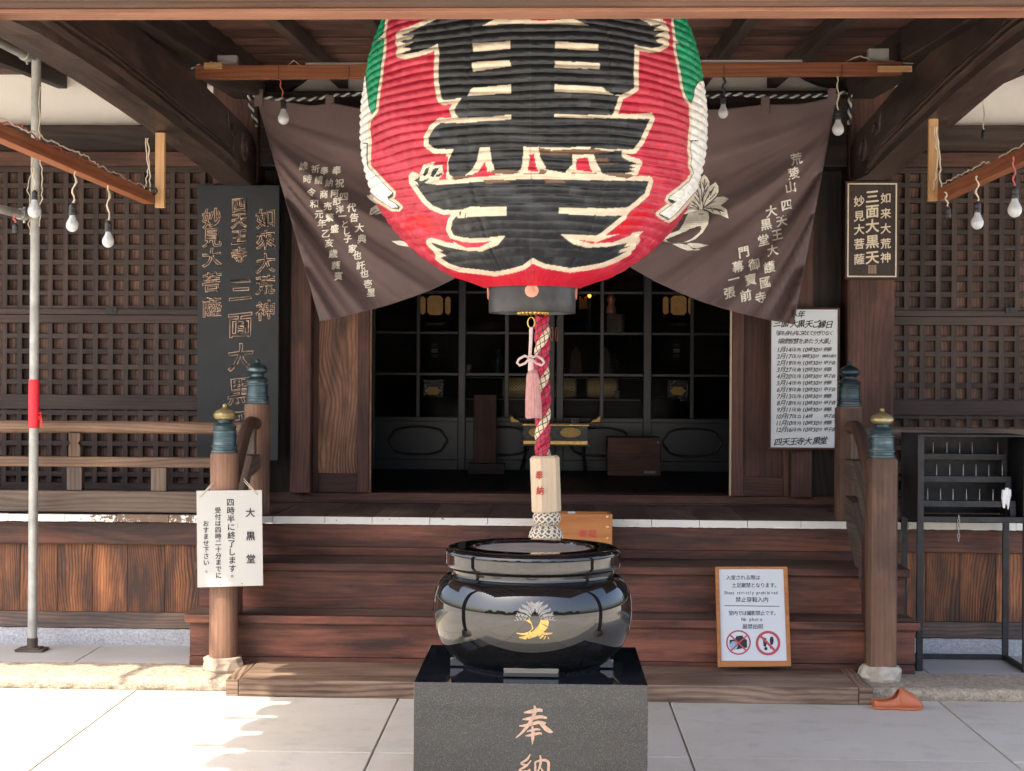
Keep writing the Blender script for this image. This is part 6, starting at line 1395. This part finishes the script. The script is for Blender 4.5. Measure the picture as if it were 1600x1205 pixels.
# offering table
Yt = 12.35; s = Yt/F; tb = thing('offering_table', 'black lacquered offering table with gilt edges and upturned ends inside the hall', 'table', (at(868, 740, Yt).x, Yt, .875))
b = MB(); q0, q1 = at(799, 660, Yt), at(937, 660, Yt); b.box(q0.x, q1.x, Yt-.02, Yt+.36, q0.z-.014, q0.z); b.build('tabletop', M['black'], tb, bevel=.003)
b = MB()
for q, sg in ((q0, 1), (q1, -1)): b.prism([(q.x, q.z+.001), (q.x+sg*14*s, q.z+.001), (q.x+sg*10*s, q.z+4*s), (q.x+sg*5*s, q.z+5*s), (q.x, q.z+10*s), (q.x-sg*1.5*s, q.z+8*s)], Yt-.02, Yt+.36, 'y')
b.build('upturned_end', M['goldpaint'], tb)
ap0, ap1 = at(818, 664, Yt), at(918, 688, Yt)
b = MB(); b.box(ap0.x, ap1.x, Yt+.02, Yt+.32, ap1.z, q0.z-.015); b.build('apron', M['black'], tb)
b = MB(); b.box(ap0.x-.02, ap1.x+.02, Yt+.012, Yt+.33, ap1.z-.008, ap1.z-.001); b.box(ap0.x-.02, ap1.x+.02, Yt+.012, Yt+.33, ap1.z-.046, ap1.z-.034); b.build('shelf', M['black'], tb)
b = MB(); b.box(ap0.x, ap1.x, Yt+.008, Yt+.018, ap1.z-.0335, ap1.z-.0085); b.box(ap0.x-.01, ap1.x+.01, Yt-.0225, Yt-.0205, q0.z-.022, q0.z-.015); b.build('gilt_band', M['gold'], tb)
for cx_ in (842, 891.5):
    c = at(cx_, 676, Yt+.018); b = MB(); b.prism([(c.x+16*s*math.copysign(abs(math.cos(a))**.8, math.cos(a)), c.z+7.5*s*math.sin(a)) for a in np.linspace(0, 2*math.pi, 36, endpoint=False)], Yt+.014, Yt+.0195, 'y'); b.build('gilt_grille', M['goldpaint'], tb)
for pxa, pxb in ((821, 815), (912, 915)):
    for yy in (Yt+.03, Yt+.30):
        a = at(pxa, 700, yy); b = MB(); e = at(pxb, 742, yy); b.tube([(a.x, yy, ap1.z-.046), (a.x, yy, lerp(ap1.z, .9, .5)), (e.x, yy, .876)], [.014, .012, .018], 8); b.build('leg', M['black'], tb)
b = MB(); c = at(898, 657, Yt+.1); b.lathe([(.002, 0), (.04, 0), (.045, .03), (.05, .034), (.002, .034)], (c.x, Yt+.1, q0.z), 20); tag(b.build('censer', M['silver'], smooth=True), 'small dark censer dish on the black offering table', 'dish')
# wooden tablet on a stand, brown box
Yw = 12.3; a, c = at(737.5, 727, Yw), at(777, 617, Yw); wt = thing('wooden_tablet', 'dark wooden tablet standing upright on a low plinth inside the hall', 'tablet', ((a.x+c.x)/2, Yw, .875))
b = MB(); b.box(a.x+.01, c.x-.004, Yw, Yw+.05, .96, c.z, g=2); b.build('slab', M['red'], wt, bevel=.006); b = MB(); b.box(a.x-.03, c.x+.06, Yw-.05, Yw+.12, .876, .959, g=0); b.build('plinth', M['dark'], wt, bevel=.006)
Yw = 12.2; a, c = at(949, 739, Yw), at(1033, 684, Yw); bb = thing('wooden_box', 'low brown wooden box with dark corner bolts standing in the hall before the screen', 'box', ((a.x+c.x)/2, Yw, .875))
b = MB(); b.box(a.x, c.x, Yw, Yw+.3, .876, c.z, g=0); bx_ = b.build('case', M['red'], bb, bevel=.006)
b = MB()
for ix in (.06, .94):
    for iz in (.12, .5, .88): q = (lerp(a.x, c.x, ix), lerp(.876, c.z, iz)); b.tube([(q[0], Yw+.001, q[1]), (q[0], Yw-.006, q[1])], .010, 10)
b.build('bolt', M['black'], bx_); b = MB(); b.box(lerp(a.x, c.x, .68), lerp(a.x, c.x, .9), Yw-.002, Yw+.001, .895, .915); b.build('paper_label', M['ash'], bx_)
# ================================================================== what stands behind the viewer (shows in the polished stone)
b = MB(); rn = np.random.RandomState(3)
for k in range(9000):
    cx_ = rn.uniform(-60, 60); hgt = 4.5+2.0*math.sin(cx_*.35)+1.2*math.sin(cx_*.9+1); z = rn.uniform(0.3, 1)**.7*max(1.5, hgt); y = -38+rn.uniform(-3, 3); s = rn.uniform(.25, .6)
    d = rn.normal(size=3); d /= np.linalg.norm(d); e = np.cross(d, rn.normal(size=3)); e /= np.linalg.norm(e); c0 = np.array((cx_, y, z))
    b.poly([c0-d*s-e*s*.6, c0+d*s-e*s*.6, c0+d*s+e*s*.6, c0-d*s+e*s*.6])
o = b.build('far_trees', M['leaf'], org=(0, -38, 0), fix=False); o['kind'] = 'stuff'
